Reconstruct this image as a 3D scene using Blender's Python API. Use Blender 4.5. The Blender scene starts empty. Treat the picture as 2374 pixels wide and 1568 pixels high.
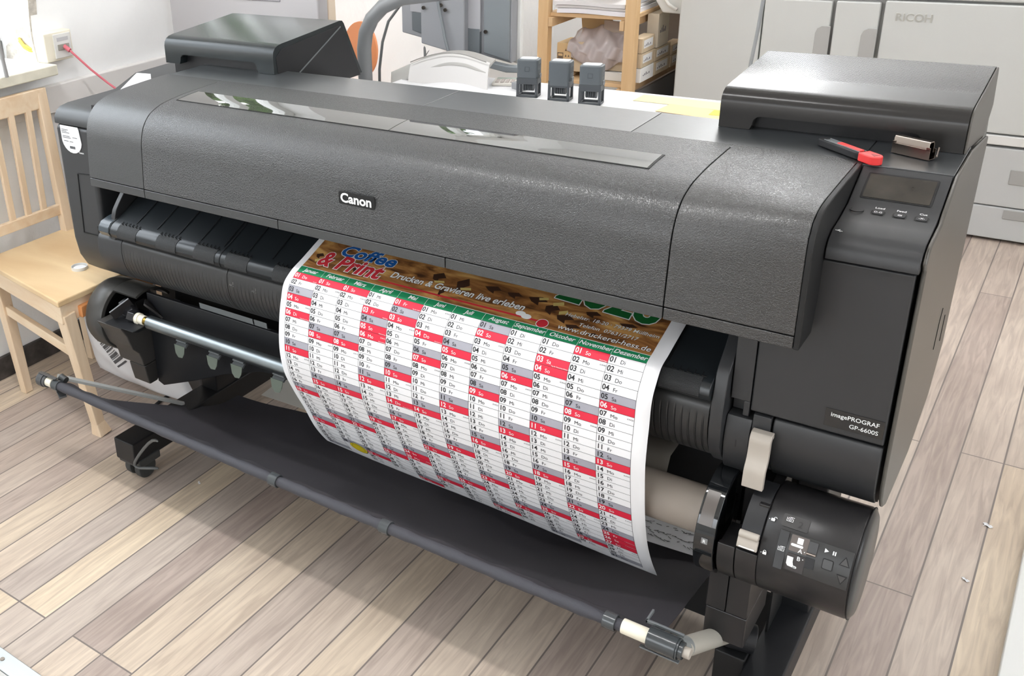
import bpy, math, random, datetime
from mathutils import Vector, Matrix
import numpy as np
random.seed(7)
SC = bpy.context.scene
COL = SC.collection

# ------------------------------------------------------------------ camera
f_px, pcx, pcy = 2306.024, 1187 - 419.274, 784 - 166.381
Rr = ((0.7901393521680902, 0.6105434226685376, -0.05400493673339647),
      (0.19892188821690315, -0.33877821678838516, -0.9195974131204936),
      (-0.5797498482480289, 0.7158673402704369, -0.38913245121747175))
cd = bpy.data.cameras.new('camera')
cam = bpy.data.objects.new('camera', cd)
COL.objects.link(cam)
cd.sensor_fit = 'HORIZONTAL'
cd.sensor_width = 36.0
cd.lens = f_px / 2374 * 36.0
cd.shift_x = (1187 - pcx) / 2374
cd.shift_y = -(784 - pcy) / 2374
cd.clip_start = 0.02
X, Y, Z = Vector(Rr[0]), -Vector(Rr[1]), -Vector(Rr[2])
M = Matrix((X, Y, Z)).transposed().to_4x4()
M.translation = Vector((2.11254, -1.27119, 1.531087))
cam.matrix_world = M
SC.camera = cam

# ------------------------------------------------------------------ world and light
SC.view_settings.view_transform = 'Standard'
SC.view_settings.look = 'None'
SC.view_settings.gamma = 1.0
SC.view_settings.use_curve_mapping = False
SC.view_settings.exposure = 0.72
W = bpy.data.worlds.new('world')
SC.world = W
W.use_nodes = True
wn = W.node_tree
wbg = wn.nodes['Background']
tc = wn.nodes.new('ShaderNodeTexCoord')
sp = wn.nodes.new('ShaderNodeSeparateXYZ')
rp = wn.nodes.new('ShaderNodeValToRGB')
wn.links.new(tc.outputs['Generated'], sp.inputs[0])
wn.links.new(sp.outputs['Z'], rp.inputs[0])
wn.links.new(rp.outputs['Color'], wbg.inputs['Color'])
rp.color_ramp.elements[0].position = 0.0
rp.color_ramp.elements[0].color = (0.42, 0.40, 0.38, 1)
rp.color_ramp.elements[1].position = 0.5
rp.color_ramp.elements[1].color = (0.86, 0.93, 1.0, 1)
wbg.inputs['Strength'].default_value = 5.0

def portal(name, loc, rot, sx, sy):
    o = area(name, loc, rot, sx, sy, 1, (1, 1, 1))
    o.data.cycles.is_portal = True
def area(name, loc, rot, sx, sy, power, color):
    l = bpy.data.lights.new(name, 'AREA')
    l.shape = 'RECTANGLE'
    l.size, l.size_y = sx, sy
    l.energy = power
    l.color = color
    o = bpy.data.objects.new(name, l)
    o.location = loc
    o.rotation_euler = rot
    COL.objects.link(o)
    return o

HP = math.pi / 2
portal('portal_window_1', (-.84, -.17, 1.7), (0, -HP, 0), 1.5, 1.56)
portal('portal_window_2', (-.84, 1.57, 1.83), (0, -HP, 0), 1.25, .6)
portal('portal_window_3', (-.84, 3.3, 1.91), (0, -HP, 0), 1.4, .92)
portal('portal_window_4', (.725, 4.52, 2.12), (-HP, 0, 0), .47, 1.27)
portal('portal_fill_window_5', (1.1, -4.22, 1.75), (HP, 0, 0), 2.4, 1.7)
portal('portal_fill_window_6', (5.22, -.6, 1.75), (0, HP, 0), 1.7, 2.2)

# ------------------------------------------------------------------ helpers
ORG = [Vector((0, 0, 0))]

def thing(name, label, cat, loc=(0, 0, 0), rotz=0.0, group=None):
    o = bpy.data.objects.new(name, None)
    o.empty_display_size = 0.05
    o.location = loc
    o.rotation_euler = (0, 0, rotz)
    COL.objects.link(o)
    o['label'] = label
    o['category'] = cat
    if group:
        o['group'] = group
    ORG[0] = Vector(loc)
    return o

def cross(a, b):
    return Vector(a).cross(Vector(b))

class MB:
    def __init__(s):
        s.v = []; s.f = []; s.m = []
    def add(s, vs, fs, mi=0):
        n = len(s.v)
        s.v += [tuple(p) for p in vs]
        s.f += [tuple(i + n for i in f) for f in fs]
        s.m += [mi] * len(fs)
        return s
    def box(s, a, b, mi=0):
        x0, y0, z0 = a; x1, y1, z1 = b
        s.add([(x0, y0, z0), (x1, y0, z0), (x1, y1, z0), (x0, y1, z0), (x0, y0, z1), (x1, y0, z1), (x1, y1, z1), (x0, y1, z1)],
              [(0, 3, 2, 1), (4, 5, 6, 7), (0, 1, 5, 4), (1, 2, 6, 5), (2, 3, 7, 6), (3, 0, 4, 7)], mi)
        return s
    def beam(s, p, q, w, h, up=(0, 0, 1), mi=0, w2=None, h2=None):
        p = Vector(p); q = Vector(q); d = (q - p).normalized()
        u = d.cross(Vector(up)).normalized(); n = u.cross(d).normalized()
        vs = []
        for c, ww, hh in ((p, w, h), (q, w2 or w, h2 or h)):
            for a, b in ((-1, -1), (1, -1), (1, 1), (-1, 1)):
                vs.append(c + u * a * ww / 2 + n * b * hh / 2)
        s.add(vs, [(3, 2, 1, 0), (4, 5, 6, 7), (0, 1, 5, 4), (1, 2, 6, 5), (2, 3, 7, 6), (3, 0, 4, 7)], mi)
        return s
    def cyl(s, p, q, r, r2=None, n=24, mi=0, caps=True):
        p = Vector(p); q = Vector(q); d = (q - p).normalized()
        a = Vector((0, 0, 1)) if abs(d.z) < .9 else Vector((1, 0, 0))
        u = d.cross(a).normalized(); w = d.cross(u)
        r2 = r if r2 is None else r2
        vs = []
        for c, rr in ((p, r), (q, r2)):
            for i in range(n):
                t = 2 * math.pi * i / n
                vs.append(c + u * math.cos(t) * rr + w * math.sin(t) * rr)
        fs = [(i, (i + 1) % n, n + (i + 1) % n, n + i) for i in range(n)]
        if caps:
            fs += [tuple(reversed(range(n))), tuple(range(n, 2 * n))]
        s.add(vs, fs, mi)
        return s
    def ring(s, p, q, ro, ri, n=32, mi=0):
        p = Vector(p); q = Vector(q); d = (q - p).normalized()
        a = Vector((0, 0, 1)) if abs(d.z) < .9 else Vector((1, 0, 0))
        u = d.cross(a).normalized(); w = d.cross(u)
        vs = []
        for c, rr in ((p, ro), (q, ro), (q, ri), (p, ri)):
            for i in range(n):
                t = 2 * math.pi * i / n
                vs.append(c + u * math.cos(t) * rr + w * math.sin(t) * rr)
        fs = []
        for k in range(4):
            for i in range(n):
                j = (i + 1) % n; k2 = (k + 1) % 4
                fs.append((k * n + i, k * n + j, k2 * n + j, k2 * n + i))
        s.add(vs, fs, mi)
        return s
    def tube(s, path, r, n=12, mi=0, caps=True):
        P = [Vector(p) for p in path]
        rs = r if isinstance(r, (list, tuple)) else [r] * len(P)
        vs = []; ref = None
        for i, c in enumerate(P):
            d = (P[min(i + 1, len(P) - 1)] - P[max(i - 1, 0)]).normalized()
            if ref is None:
                a = Vector((0, 0, 1)) if abs(d.z) < .9 else Vector((1, 0, 0))
                ref = d.cross(a).normalized()
            u = (ref - d * ref.dot(d)).normalized(); ref = u; w = d.cross(u)
            for k in range(n):
                t = 2 * math.pi * k / n
                vs.append(c + (u * math.cos(t) + w * math.sin(t)) * rs[i])
        fs = []
        for i in range(len(P) - 1):
            for k in range(n):
                j = (k + 1) % n
                fs.append((i * n + k, i * n + j, (i + 1) * n + j, (i + 1) * n + k))
        if caps:
            fs += [tuple(reversed(range(n))), tuple(range((len(P) - 1) * n, len(P) * n))]
        s.add(vs, fs, mi)
        return s
    def exx(s, prof, x0, x1, mi=0):
        """closed (y,z) outline extruded along x"""
        n = len(prof)
        vs = [(x0, y, z) for y, z in prof] + [(x1, y, z) for y, z in prof]
        fs = [(i, (i + 1) % n, n + (i + 1) % n, n + i) for i in range(n)]
        s.add(vs, fs + [tuple(reversed(range(n))), tuple(range(n, 2 * n))], mi)
        return s
    def exy(s, prof, y0, y1, mi=0):
        """closed (x,z) outline extruded along y"""
        n = len(prof)
        vs = [(x, y0, z) for x, z in prof] + [(x, y1, z) for x, z in prof]
        fs = [(i, (i + 1) % n, n + (i + 1) % n, n + i) for i in range(n)]
        s.add(vs, fs + [tuple(reversed(range(n))), tuple(range(n, 2 * n))], mi)
        return s
    def exz(s, prof, z0, z1, mi=0):
        n = len(prof)
        vs = [(x, y, z0) for x, y in prof] + [(x, y, z1) for x, y in prof]
        fs = [(i, (i + 1) % n, n + (i + 1) % n, n + i) for i in range(n)]
        s.add(vs, fs + [tuple(reversed(range(n))), tuple(range(n, 2 * n))], mi)
        return s
    def sheet(s, prof, x0, x1, th, mi=0):
        """open (y,z) line, thickened inwards (right-hand side of its direction) and extruded along x"""
        off = offset(prof, th)
        return s.exx(list(prof) + list(reversed(off)), x0, x1, mi)
    def grid(s, fn, nu, nv, th=None, mi=0):
        """surface fn(u,v)->point, u,v in 0..1; th = closed with thickness along -z or given vector"""
        vs = [fn(i / nu, j / nv) for j in range(nv + 1) for i in range(nu + 1)]
        q = lambda i, j: j * (nu + 1) + i
        fs = [(q(i, j), q(i + 1, j), q(i + 1, j + 1), q(i, j + 1)) for j in range(nv) for i in range(nu)]
        if th is not None:
            N = len(vs); t = Vector(th)
            vs = vs + [tuple(Vector(p) + t) for p in vs]
            fs += [tuple(N + k for k in reversed(f)) for f in fs[:]]
            for i in range(nu):
                fs.append((q(i + 1, 0), q(i, 0), N + q(i, 0), N + q(i + 1, 0)))
                fs.append((q(i, nv), q(i + 1, nv), N + q(i + 1, nv), N + q(i, nv)))
            for j in range(nv):
                fs.append((q(0, j), q(0, j + 1), N + q(0, j + 1), N + q(0, j)))
                fs.append((q(nu, j + 1), q(nu, j), N + q(nu, j), N + q(nu, j + 1)))
        s.add(vs, fs, mi)
        return s
    def rrect(s, O, U, V, w, h, th, r=0.003, mi=0, n=4):
        """rounded rectangle plate centred at O with axes U,V, thickness th along U x V"""
        O, U, V = Vector(O), Vector(U).normalized(), Vector(V).normalized()
        N = U.cross(V)
        pts = rr2(w, h, r, n)
        m = len(pts)
        vs = [O + U * a + V * b for a, b in pts] + [O + U * a + V * b + N * th for a, b in pts]
        fs = [(i, (i + 1) % m, m + (i + 1) % m, m + i) for i in range(m)] + [tuple(reversed(range(m))), tuple(range(m, 2 * m))]
        s.add(vs, fs, mi)
        return s
    def poly(s, O, U, V, pts, th, mi=0):
        O, U, V = Vector(O), Vector(U).normalized(), Vector(V).normalized()
        N = U.cross(V); m = len(pts)
        vs = [O + U * a + V * b for a, b in pts] + [O + U * a + V * b + N * th for a, b in pts]
        fs = [(i, (i + 1) % m, m + (i + 1) % m, m + i) for i in range(m)] + [tuple(reversed(range(m))), tuple(range(m, 2 * m))]
        s.add(vs, fs, mi)
        return s
    def text(s, st, O, U, V, size, bold=0.0, align='LEFT', shear=0.0, lift=0.0004, th=0.0, mi=0, sx=1.0):
        O, U, V = Vector(O), Vector(U).normalized(), Vector(V).normalized()
        N = U.cross(V)
        vs, fs, w = glyphs(st, bold)
        k = size
        ox = {'LEFT': 0, 'CENTER': -w / 2, 'RIGHT': -w}[align]
        P = [O + U * ((a + ox + shear * b) * k * sx) + V * (b * k) + N * (lift + th) for a, b in vs]
        s.add(P, fs, mi)
        return s

def rr2(w, h, r, n=4):
    pts = []
    for cx, cy, a0 in ((w / 2 - r, h / 2 - r, 0), (-w / 2 + r, h / 2 - r, 90), (-w / 2 + r, -h / 2 + r, 180), (w / 2 - r, -h / 2 + r, 270)):
        for i in range(n + 1):
            t = math.radians(a0 + 90 * i / n)
            pts.append((cx + r * math.cos(t), cy + r * math.sin(t)))
    return pts

def offset(prof, th):
    P = [Vector((a, b)) for a, b in prof]; out = []
    for i, p in enumerate(P):
        d = (P[min(i + 1, len(P) - 1)] - P[max(i - 1, 0)]).normalized()
        n = Vector((d.y, -d.x))
        out.append(tuple(p + n * th))
    return out

def smooth_line(P, n=40):
    P = np.array(P, float)
    t = np.r_[0, np.cumsum(np.linalg.norm(np.diff(P, axis=0), axis=1))]
    m = np.gradient(P, t, axis=0)
    out = []
    for q in np.linspace(0, t[-1], n):
        i = min(max(np.searchsorted(t, q) - 1, 0), len(t) - 2); h = t[i + 1] - t[i]; u = (q - t[i]) / h
        out.append(tuple((2*u**3-3*u**2+1)*P[i]+(u**3-2*u*u+u)*h*m[i]+(-2*u**3+3*u*u)*P[i+1]+(u**3-u*u)*h*m[i+1]))
    return out

_gl = {}
def glyphs(st, bold=0.0):
    k = (st, bold)
    if k in _gl:
        return _gl[k]
    c = bpy.data.curves.new('t', 'FONT')
    c.body = st; c.size = 1.0; c.offset = bold; c.resolution_u = 3
    c.fill_mode = 'FRONT'
    o = bpy.data.objects.new('t', c)
    me = bpy.data.meshes.new_from_object(o)
    vs = [(v.co.x, v.co.y) for v in me.vertices]
    fs = []
    for p in me.polygons:
        f = tuple(p.vertices)
        a, b, d = [Vector(vs[i]) for i in f[:3]]
        cr = (b - a).x * (d - a).y - (b - a).y * (d - a).x
        fs.append(f if cr > 0 else tuple(reversed(f)))
    w = (max(v[0] for v in vs) if vs else 0)
    bpy.data.objects.remove(o); bpy.data.curves.remove(c); bpy.data.meshes.remove(me)
    _gl[k] = (vs, fs, w)
    return _gl[k]

def fin(name, mb, mats, parent=None, bevel=0.0, seg=2, ang=35, local=False, smooth=True, label=None, sub=0, flip=False):
    me = bpy.data.meshes.new(name)
    o0 = Vector((0, 0, 0)) if (local or parent is None) else ORG[0]
    me.from_pydata([tuple(Vector(v) - o0) for v in mb.v], [], mb.f)
    if not isinstance(mats, (list, tuple)):
        mats = [mats]
    for m in mats:
        me.materials.append(m)
    for p, mi in zip(me.polygons, mb.m):
        p.material_index = mi
    import bmesh
    bm = bmesh.new(); bm.from_mesh(me)
    if not getattr(mb, 'keepn', False):
        bmesh.ops.recalc_face_normals(bm, faces=bm.faces)
    bm.to_mesh(me); bm.free()
    if smooth:
        me.polygons.foreach_set('use_smooth', [True] * len(me.polygons))
        me.set_sharp_from_angle(angle=math.radians(ang))
    o = bpy.data.objects.new(name, me)
    COL.objects.link(o)
    if parent:
        o.parent = parent
    if bevel:
        b = o.modifiers.new('bevel', 'BEVEL'); b.width = bevel; b.segments = seg; b.limit_method = 'ANGLE'; b.angle_limit = math.radians(ang)
        b.harden_normals = True
    if sub:
        q = o.modifiers.new('sub', 'SUBSURF'); q.levels = sub; q.render_levels = sub
    if label:
        o['label'] = label
    return o

def single(name, label, cat, mb, mats, group=None, **k):
    """a thing made of one mesh; origin at its base centre"""
    xs = [v[0] for v in mb.v]; ys = [v[1] for v in mb.v]; zs = [v[2] for v in mb.v]
    org = Vector(((min(xs) + max(xs)) / 2, (min(ys) + max(ys)) / 2, min(zs)))
    mb.v = [tuple(Vector(v) - org) for v in mb.v]
    o = fin(name, mb, mats, None, **k)
    o.location = org
    o['label'] = label; o['category'] = cat
    if group:
        o['group'] = group
    return o

def struct(name, mb, mats, **k):
    o = fin(name, mb, mats, None, **k)
    o['kind'] = 'structure'
    return o

def copy_tree(o, parent=None):
    c = o.copy(); COL.objects.link(c)
    if parent is not None:
        c.parent = parent
    for ch in list(o.children):
        copy_tree(ch, c)
    return c

# ------------------------------------------------------------------ materials
def s2l(c):
    return tuple(((v / 255) / 12.92 if v / 255 <= .04045 else ((v / 255 + .055) / 1.055) ** 2.4) for v in c) + (1,)

def mat(name, col, rough=.5, metal=0.0, spec=.5, bump=None, var=None, coat=0.0, trans=0.0, srgb=True, emit=None, ior=1.5):
    m = bpy.data.materials.new(name); m.use_nodes = True
    nt = m.node_tree; b = nt.nodes['Principled BSDF']
    c = s2l(col) if srgb else tuple(col) + (1,)
    b.inputs['Base Color'].default_value = c
    b.inputs['Roughness'].default_value = rough
    b.inputs['Metallic'].default_value = metal
    b.inputs['IOR'].default_value = ior
    b.inputs['Specular IOR Level'].default_value = spec
    b.inputs['Coat Weight'].default_value = coat
    b.inputs['Transmission Weight'].default_value = trans
    if emit:
        b.inputs['Emission Color'].default_value = tuple(emit[0]) + (1,)
        b.inputs['Emission Strength'].default_value = emit[1]
    tcn = nt.nodes.new('ShaderNodeTexCoord')
    if var:      # (scale, amount)
        n = nt.nodes.new('ShaderNodeTexNoise'); n.inputs['Scale'].default_value = var[0]; n.inputs['Detail'].default_value = 4
        r = nt.nodes.new('ShaderNodeValToRGB')
        k = var[1]
        r.color_ramp.elements[0].position = .3; r.color_ramp.elements[1].position = .7
        r.color_ramp.elements[0].color = tuple(v * (1 - k) for v in c[:3]) + (1,)
        r.color_ramp.elements[1].color = tuple(min(1, v * (1 + k)) for v in c[:3]) + (1,)
        nt.links.new(tcn.outputs['Object'], n.inputs['Vector']); nt.links.new(n.outputs['Fac'], r.inputs[0]); nt.links.new(r.outputs[0], b.inputs['Base Color'])
    if bump:     # (scale, distance, detail)
        n = nt.nodes.new('ShaderNodeTexNoise'); n.inputs['Scale'].default_value = bump[0]; n.inputs['Detail'].default_value = bump[2] if len(bump) > 2 else 2
        bp = nt.nodes.new('ShaderNodeBump'); bp.inputs['Distance'].default_value = bump[1]; bp.inputs['Strength'].default_value = 1.0
        nt.links.new(tcn.outputs['Object'], n.inputs['Vector']); nt.links.new(n.outputs['Fac'], bp.inputs['Height']); nt.links.new(bp.outputs[0], b.inputs['Normal'])
    return m

def wood(name, c1, c2, axis='X', scale=18, rough=.5):
    m = mat(name, c1, rough)
    nt = m.node_tree; b = nt.nodes['Principled BSDF']
    t = [n for n in nt.nodes if n.type == 'TEX_COORD'][0]
    mp = nt.nodes.new('ShaderNodeMapping')
    mp.inputs['Scale'].default_value = {'X': (1, scale, scale), 'Y': (scale, 1, scale), 'Z': (scale, scale, 1)}[axis]
    n = nt.nodes.new('ShaderNodeTexNoise'); n.inputs['Scale'].default_value = 2.2; n.inputs['Detail'].default_value = 6; n.inputs['Distortion'].default_value = .6
    r = nt.nodes.new('ShaderNodeValToRGB'); r.color_ramp.elements[0].position = .3; r.color_ramp.elements[1].position = .7
    r.color_ramp.elements[0].color = s2l(c1); r.color_ramp.elements[1].color = s2l(c2)
    nt.links.new(t.outputs['Object'], mp.inputs[0]); nt.links.new(mp.outputs[0], n.inputs['Vector']); nt.links.new(n.outputs['Fac'], r.inputs[0]); nt.links.new(r.outputs[0], b.inputs['Base Color'])
    return m

def leather(name, col, rough, scale, dist, spec=.5, ior=1.6):
    """grained plastic: cells of raised grain"""
    m = mat(name, col, rough, spec=spec, ior=ior)
    nt = m.node_tree; b = nt.nodes['Principled BSDF']
    t = [n for n in nt.nodes if n.type == 'TEX_COORD'][0]
    n = nt.nodes.new('ShaderNodeTexNoise'); n.inputs['Scale'].default_value = scale; n.inputs['Detail'].default_value = 1.5
    n.inputs['Distortion'].default_value = .8
    r = nt.nodes.new('ShaderNodeValToRGB'); r.color_ramp.elements[0].position = .38; r.color_ramp.elements[1].position = .6
    bp = nt.nodes.new('ShaderNodeBump'); bp.inputs['Distance'].default_value = dist
    nt.links.new(t.outputs['Object'], n.inputs['Vector']); nt.links.new(n.outputs['Fac'], r.inputs[0]); nt.links.new(r.outputs[0], bp.inputs['Height']); nt.links.new(bp.outputs[0], b.inputs['Normal'])
    return m

K = dict(
    body=mat('charcoal plastic', (48, 49, 51), .42, bump=(900, .00006)),
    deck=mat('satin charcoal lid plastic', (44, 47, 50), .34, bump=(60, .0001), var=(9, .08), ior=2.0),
    deckm=mat('satin charcoal lid plastic brightened', (50, 54, 56), .30, bump=(60, .0001), var=(9, .08), ior=2.7),  # same deck plastic; stronger reflection stands in for brighter light here
    cover=leather('coarse grained charcoal plastic', (20, 22, 25), .35, 420, .00060, ior=1.9),
    cover2=leather('fine grained charcoal plastic', (22, 25, 28), .42, 560, .00016, ior=1.9),
    cover3=leather('grained charcoal plastic at the right', (20, 20, 21), .36, 400, .00045, ior=1.9),
    gloss=mat('glossy black plastic', (22, 24, 26), .06, ior=1.6),
    tint=mat('smoked mirror window', (26, 24, 22), .03, ior=2.6),
    lidg=mat('polished charcoal lid', (36, 42, 44), .24, ior=1.42),
    dark=mat('black matt plastic', (24, 25, 28), .5, bump=(700, .00008)),
    black=mat('black void plastic', (10, 11, 13), .6),
    bright=mat('grey painted metal', (120, 124, 126), .4, metal=.3),
    steel=mat('galvanised steel tube', (140, 147, 150), .36, metal=1.0, var=(7, .12)),
    chrome=mat('nickel plated steel', (150, 140, 132), .22, metal=1.0),
    beige=mat('warm grey plastic', (178, 170, 160), .45),
    white=mat('white plastic', (225, 225, 222), .4),
    paper=mat('white paper', (238, 238, 240), .7),
    print=mat('white ink', (236, 238, 238), .5),
    cream=mat('cream plastic', (236, 230, 212), .5),
    glass=mat('clear glass', (235, 245, 245), .03, trans=1.0),
    lcd=mat('dusty dark screen', (52, 48, 42), .22, var=(24, .35)),
    cloth=mat('charcoal basket fabric', (52, 50, 55), .85, bump=(1500, .0003), var=(5, .1)),
    mono=mat('printed grey', (120, 120, 120), .6),
)

# ------------------------------------------------------------------ room shell
def pane_mat():
    m = bpy.data.materials.new('window pane glass'); m.use_nodes = True
    nt = m.node_tree; nt.nodes.remove(nt.nodes['Principled BSDF'])
    o = nt.nodes['Material Output']
    t = nt.nodes.new('ShaderNodeBsdfTransparent'); g = nt.nodes.new('ShaderNodeBsdfGlossy'); g.inputs['Roughness'].default_value = .02
    x = nt.nodes.new('ShaderNodeMixShader'); x.inputs[0].default_value = .08
    nt.links.new(t.outputs[0], x.inputs[1]); nt.links.new(g.outputs[0], x.inputs[2]); nt.links.new(x.outputs[0], o.inputs[0])
    return m
K['pane'] = pane_mat()

def floor_mat():
    m = mat('worn oiled floorboards paled for haze', (190, 175, 160), .5)  # board colours paled to paint the hazy, washed-out background
    nt = m.node_tree; b = nt.nodes['Principled BSDF']
    t = [n for n in nt.nodes if n.type == 'TEX_COORD'][0]
    mp = nt.nodes.new('ShaderNodeMapping'); mp.inputs['Rotation'].default_value = (0, 0, math.radians(-90)); mp.inputs['Location'].default_value = (.35, .03, 0)
    br = nt.nodes.new('ShaderNodeTexBrick')
    br.offset = .37; br.offset_frequency = 3; br.squash = 1.0
    br.inputs['Scale'].default_value = 1.0
    br.inputs['Brick Width'].default_value = 1.75; br.inputs['Row Height'].default_value = .094
    br.inputs['Mortar Size'].default_value = .0022; br.inputs['Mortar Smooth'].default_value = .3
    br.inputs['Color1'].default_value = (0, 0, 0, 1); br.inputs['Color2'].default_value = (1, 1, 1, 1); br.inputs['Mortar'].default_value = (.5, .5, .5, 1)
    nt.links.new(t.outputs['Object'], mp.inputs[0]); nt.links.new(mp.outputs[0], br.inputs['Vector'])
    ramp = nt.nodes.new('ShaderNodeValToRGB')
    e = ramp.color_ramp.elements
    e[0].position = 0; e[0].color = s2l((176, 160, 152)); e[1].position = 1; e[1].color = s2l((228, 210, 184))
    for p, c in ((.25, (202, 188, 176)), (.5, (216, 200, 182)), (.75, (192, 180, 172))):
        q = e.new(p); q.color = s2l(c)
    nt.links.new(br.outputs['Color'], ramp.inputs[0])
    gm = nt.nodes.new('ShaderNodeMapping'); gm.inputs['Scale'].default_value = (22, 1.6, 1)
    g = nt.nodes.new('ShaderNodeTexNoise'); g.inputs['Scale'].default_value = 3; g.inputs['Detail'].default_value = 8; g.inputs['Distortion'].default_value = 1.2
    nt.links.new(t.outputs['Object'], gm.inputs[0]); nt.links.new(gm.outputs[0], g.inputs['Vector'])
    gr = nt.nodes.new('ShaderNodeValToRGB'); gr.color_ramp.elements[0].position = .35; gr.color_ramp.elements[0].color = (.72, .69, .67, 1); gr.color_ramp.elements[1].position = .65; gr.color_ramp.elements[1].color = (1.05, 1.04, 1.0, 1)
    nt.links.new(g.outputs['Fac'], gr.inputs[0])
    w = nt.nodes.new('ShaderNodeTexNoise'); w.inputs['Scale'].default_value = 2.6; w.inputs['Detail'].default_value = 5
    nt.links.new(t.outputs['Object'], w.inputs['Vector'])
    wr = nt.nodes.new('ShaderNodeValToRGB'); wr.color_ramp.elements[0].position = .38; wr.color_ramp.elements[0].color = (.86, .84, .84, 1); wr.color_ramp.elements[1].position = .62; wr.color_ramp.elements[1].color = (1, 1, 1, 1)
    nt.links.new(w.outputs['Fac'], wr.inputs[0])
    def mul(a, bb, f=1.0):
        x = nt.nodes.new('ShaderNodeMix'); x.data_type = 'RGBA'; x.blend_type = 'MULTIPLY'; x.inputs[0].default_value = f
        nt.links.new(a, x.inputs[6]); nt.links.new(bb, x.inputs[7]); return x.outputs[2]
    c = mul(mul(ramp.outputs[0], gr.outputs[0], .8), wr.outputs[0], .9)
    x = nt.nodes.new('ShaderNodeMix'); x.data_type = 'RGBA'
    nt.links.new(br.outputs['Fac'], x.inputs[0]); nt.links.new(c, x.inputs[6]); x.inputs[7].default_value = s2l((120, 110, 104))
    nt.links.new(x.outputs[2], b.inputs['Base Color'])
    bp = nt.nodes.new('ShaderNodeBump'); bp.inputs['Distance'].default_value = .0008
    nt.links.new(g.outputs['Fac'], bp.inputs['Height']); nt.links.new(bp.outputs[0], b.inputs['Normal'])
    return m

wallm = mat('rough white wall paint', (247, 248, 248), .85, bump=(14, .004, 4))
ceilm = mat('ceiling paint', (242, 243, 243), .9)
struct('floor', MB().box((-.53, -4, -.05), (5, 4.2, 0)), floor_mat(), smooth=False)
struct('ceiling', MB().box((-.83, -4, 3.0), (6, 4.5, 3.1)), ceilm, smooth=False)
m = MB()
x0, x1 = -.83, -.53
wins = [(-.95, .605, .96, 2.45), (1.28, 1.86, 1.22, 2.45), (2.85, 3.75, 1.22, 2.6)]
yy = -4
for a, b, c, d in wins:
    m.box((x0, yy, 0), (x1, a, 3.0)); m.box((x0, a, 0), (x1, b, c)); m.box((x0, a, d), (x1, b, 3.0)); yy = b
m.box((x0, yy, 0), (x1, 4.2, 3.0))
struct('wall_left', m, wallm, smooth=False)
m = MB()
m.box((-.83, 4.2, 0), (.5, 4.5, 3)); m.box((.5, 4.2, 0), (.95, 4.5, 1.5)); m.box((.5, 4.2, 2.75), (.95, 4.5, 3)); m.box((.95, 4.2, 0), (6, 4.5, 3))
struct('wall_back', m, wallm, smooth=False)
m = MB()
m.box((-.83, -4.2, 0), (-.1, -4, 3)); m.box((2.3, -4.2, 0), (5, -4, 3)); m.box((-.1, -4.2, 0), (2.3, -4, .9)); m.box((-.1, -4.2, 2.6), (2.3, -4, 3))
struct('wall_front', m, wallm, smooth=False)
m = MB()
m.box((5, -4.2, 0), (5.2, -1.7, 3)); m.box((5, .5, 0), (5.2, 4.5, 3)); m.box((5, -1.7, 0), (5.2, .5, .9)); m.box((5, -1.7, 2.6), (5.2, .5, 3))
struct('wall_right', m, wallm, smooth=False)
bm_ = MB().box((-.53, -4, 0), (-.515, 4.2, .075)).box((-.53, 4.185, 0), (6, 4.2, .075))
struct('baseboard_left', bm_, mat('scuffed black skirting', (66, 62, 60), .6, var=(30, .5)), bevel=.003)
# windows
wf = mat('white window frame lacquer', (238, 240, 238), .35)
for i, (a, b, c, d) in enumerate(wins):
    fr = MB()
    xx0, xx1 = -.76, -.70
    for (p, q, r, s) in ((a, a + .06, c, d), (b - .06, b, c, d), (a, b, c, c + .06), (a, b, d - .06, d), ((a + b) / 2 - .025, (a + b) / 2 + .025, c, d)):
        fr.box((xx0, p, r), (xx1, q, s))
    w_ = struct('window_%d' % (i + 1), fr, wf, bevel=.004)
    gp = fin('pane', MB().box((-.735, a + .05, c + .05), (-.73, b - .05, d - .05)), K['pane'], w_, local=True, smooth=False)
fr = MB()
for (p, q, r, s) in ((.5, .54, 1.5, 2.75), (.91, .95, 1.5, 2.75), (.5, .95, 1.5, 1.54), (.5, .95, 2.71, 2.75)):
    fr.box((p, 4.36, r), (q, 4.42, s))
w_ = struct('window_4', fr, wf, bevel=.004)
fin('pane', MB().box((.53, 4.39, 1.53), (.92, 4.395, 2.72)), K['pane'], w_, local=True, smooth=False)
for nm_, bx_ in (('window_5', [((-.1, -4.14, .9), (-.03, -4.08, 2.6)), ((2.23, -4.14, .9), (2.3, -4.08, 2.6)), ((1.07, -4.14, .9), (1.13, -4.08, 2.6)), ((-.1, -4.14, .9), (2.3, -4.08, .97)), ((-.1, -4.14, 2.53), (2.3, -4.08, 2.6))]),
                 ('window_6', [((5.08, -1.7, .9), (5.14, -1.63, 2.6)), ((5.08, .43, .9), (5.14, .5, 2.6)), ((5.08, -.63, .9), (5.14, -.57, 2.6)), ((5.08, -1.7, .9), (5.14, .5, .97)), ((5.08, -1.7, 2.53), (5.14, .5, 2.6))])):
    fr = MB()
    for a_, b_ in bx_: fr.box(a_, b_)
    struct(nm_, fr, wf, bevel=.004)  # unseen windows, added to let fill light onto the printer front
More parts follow.
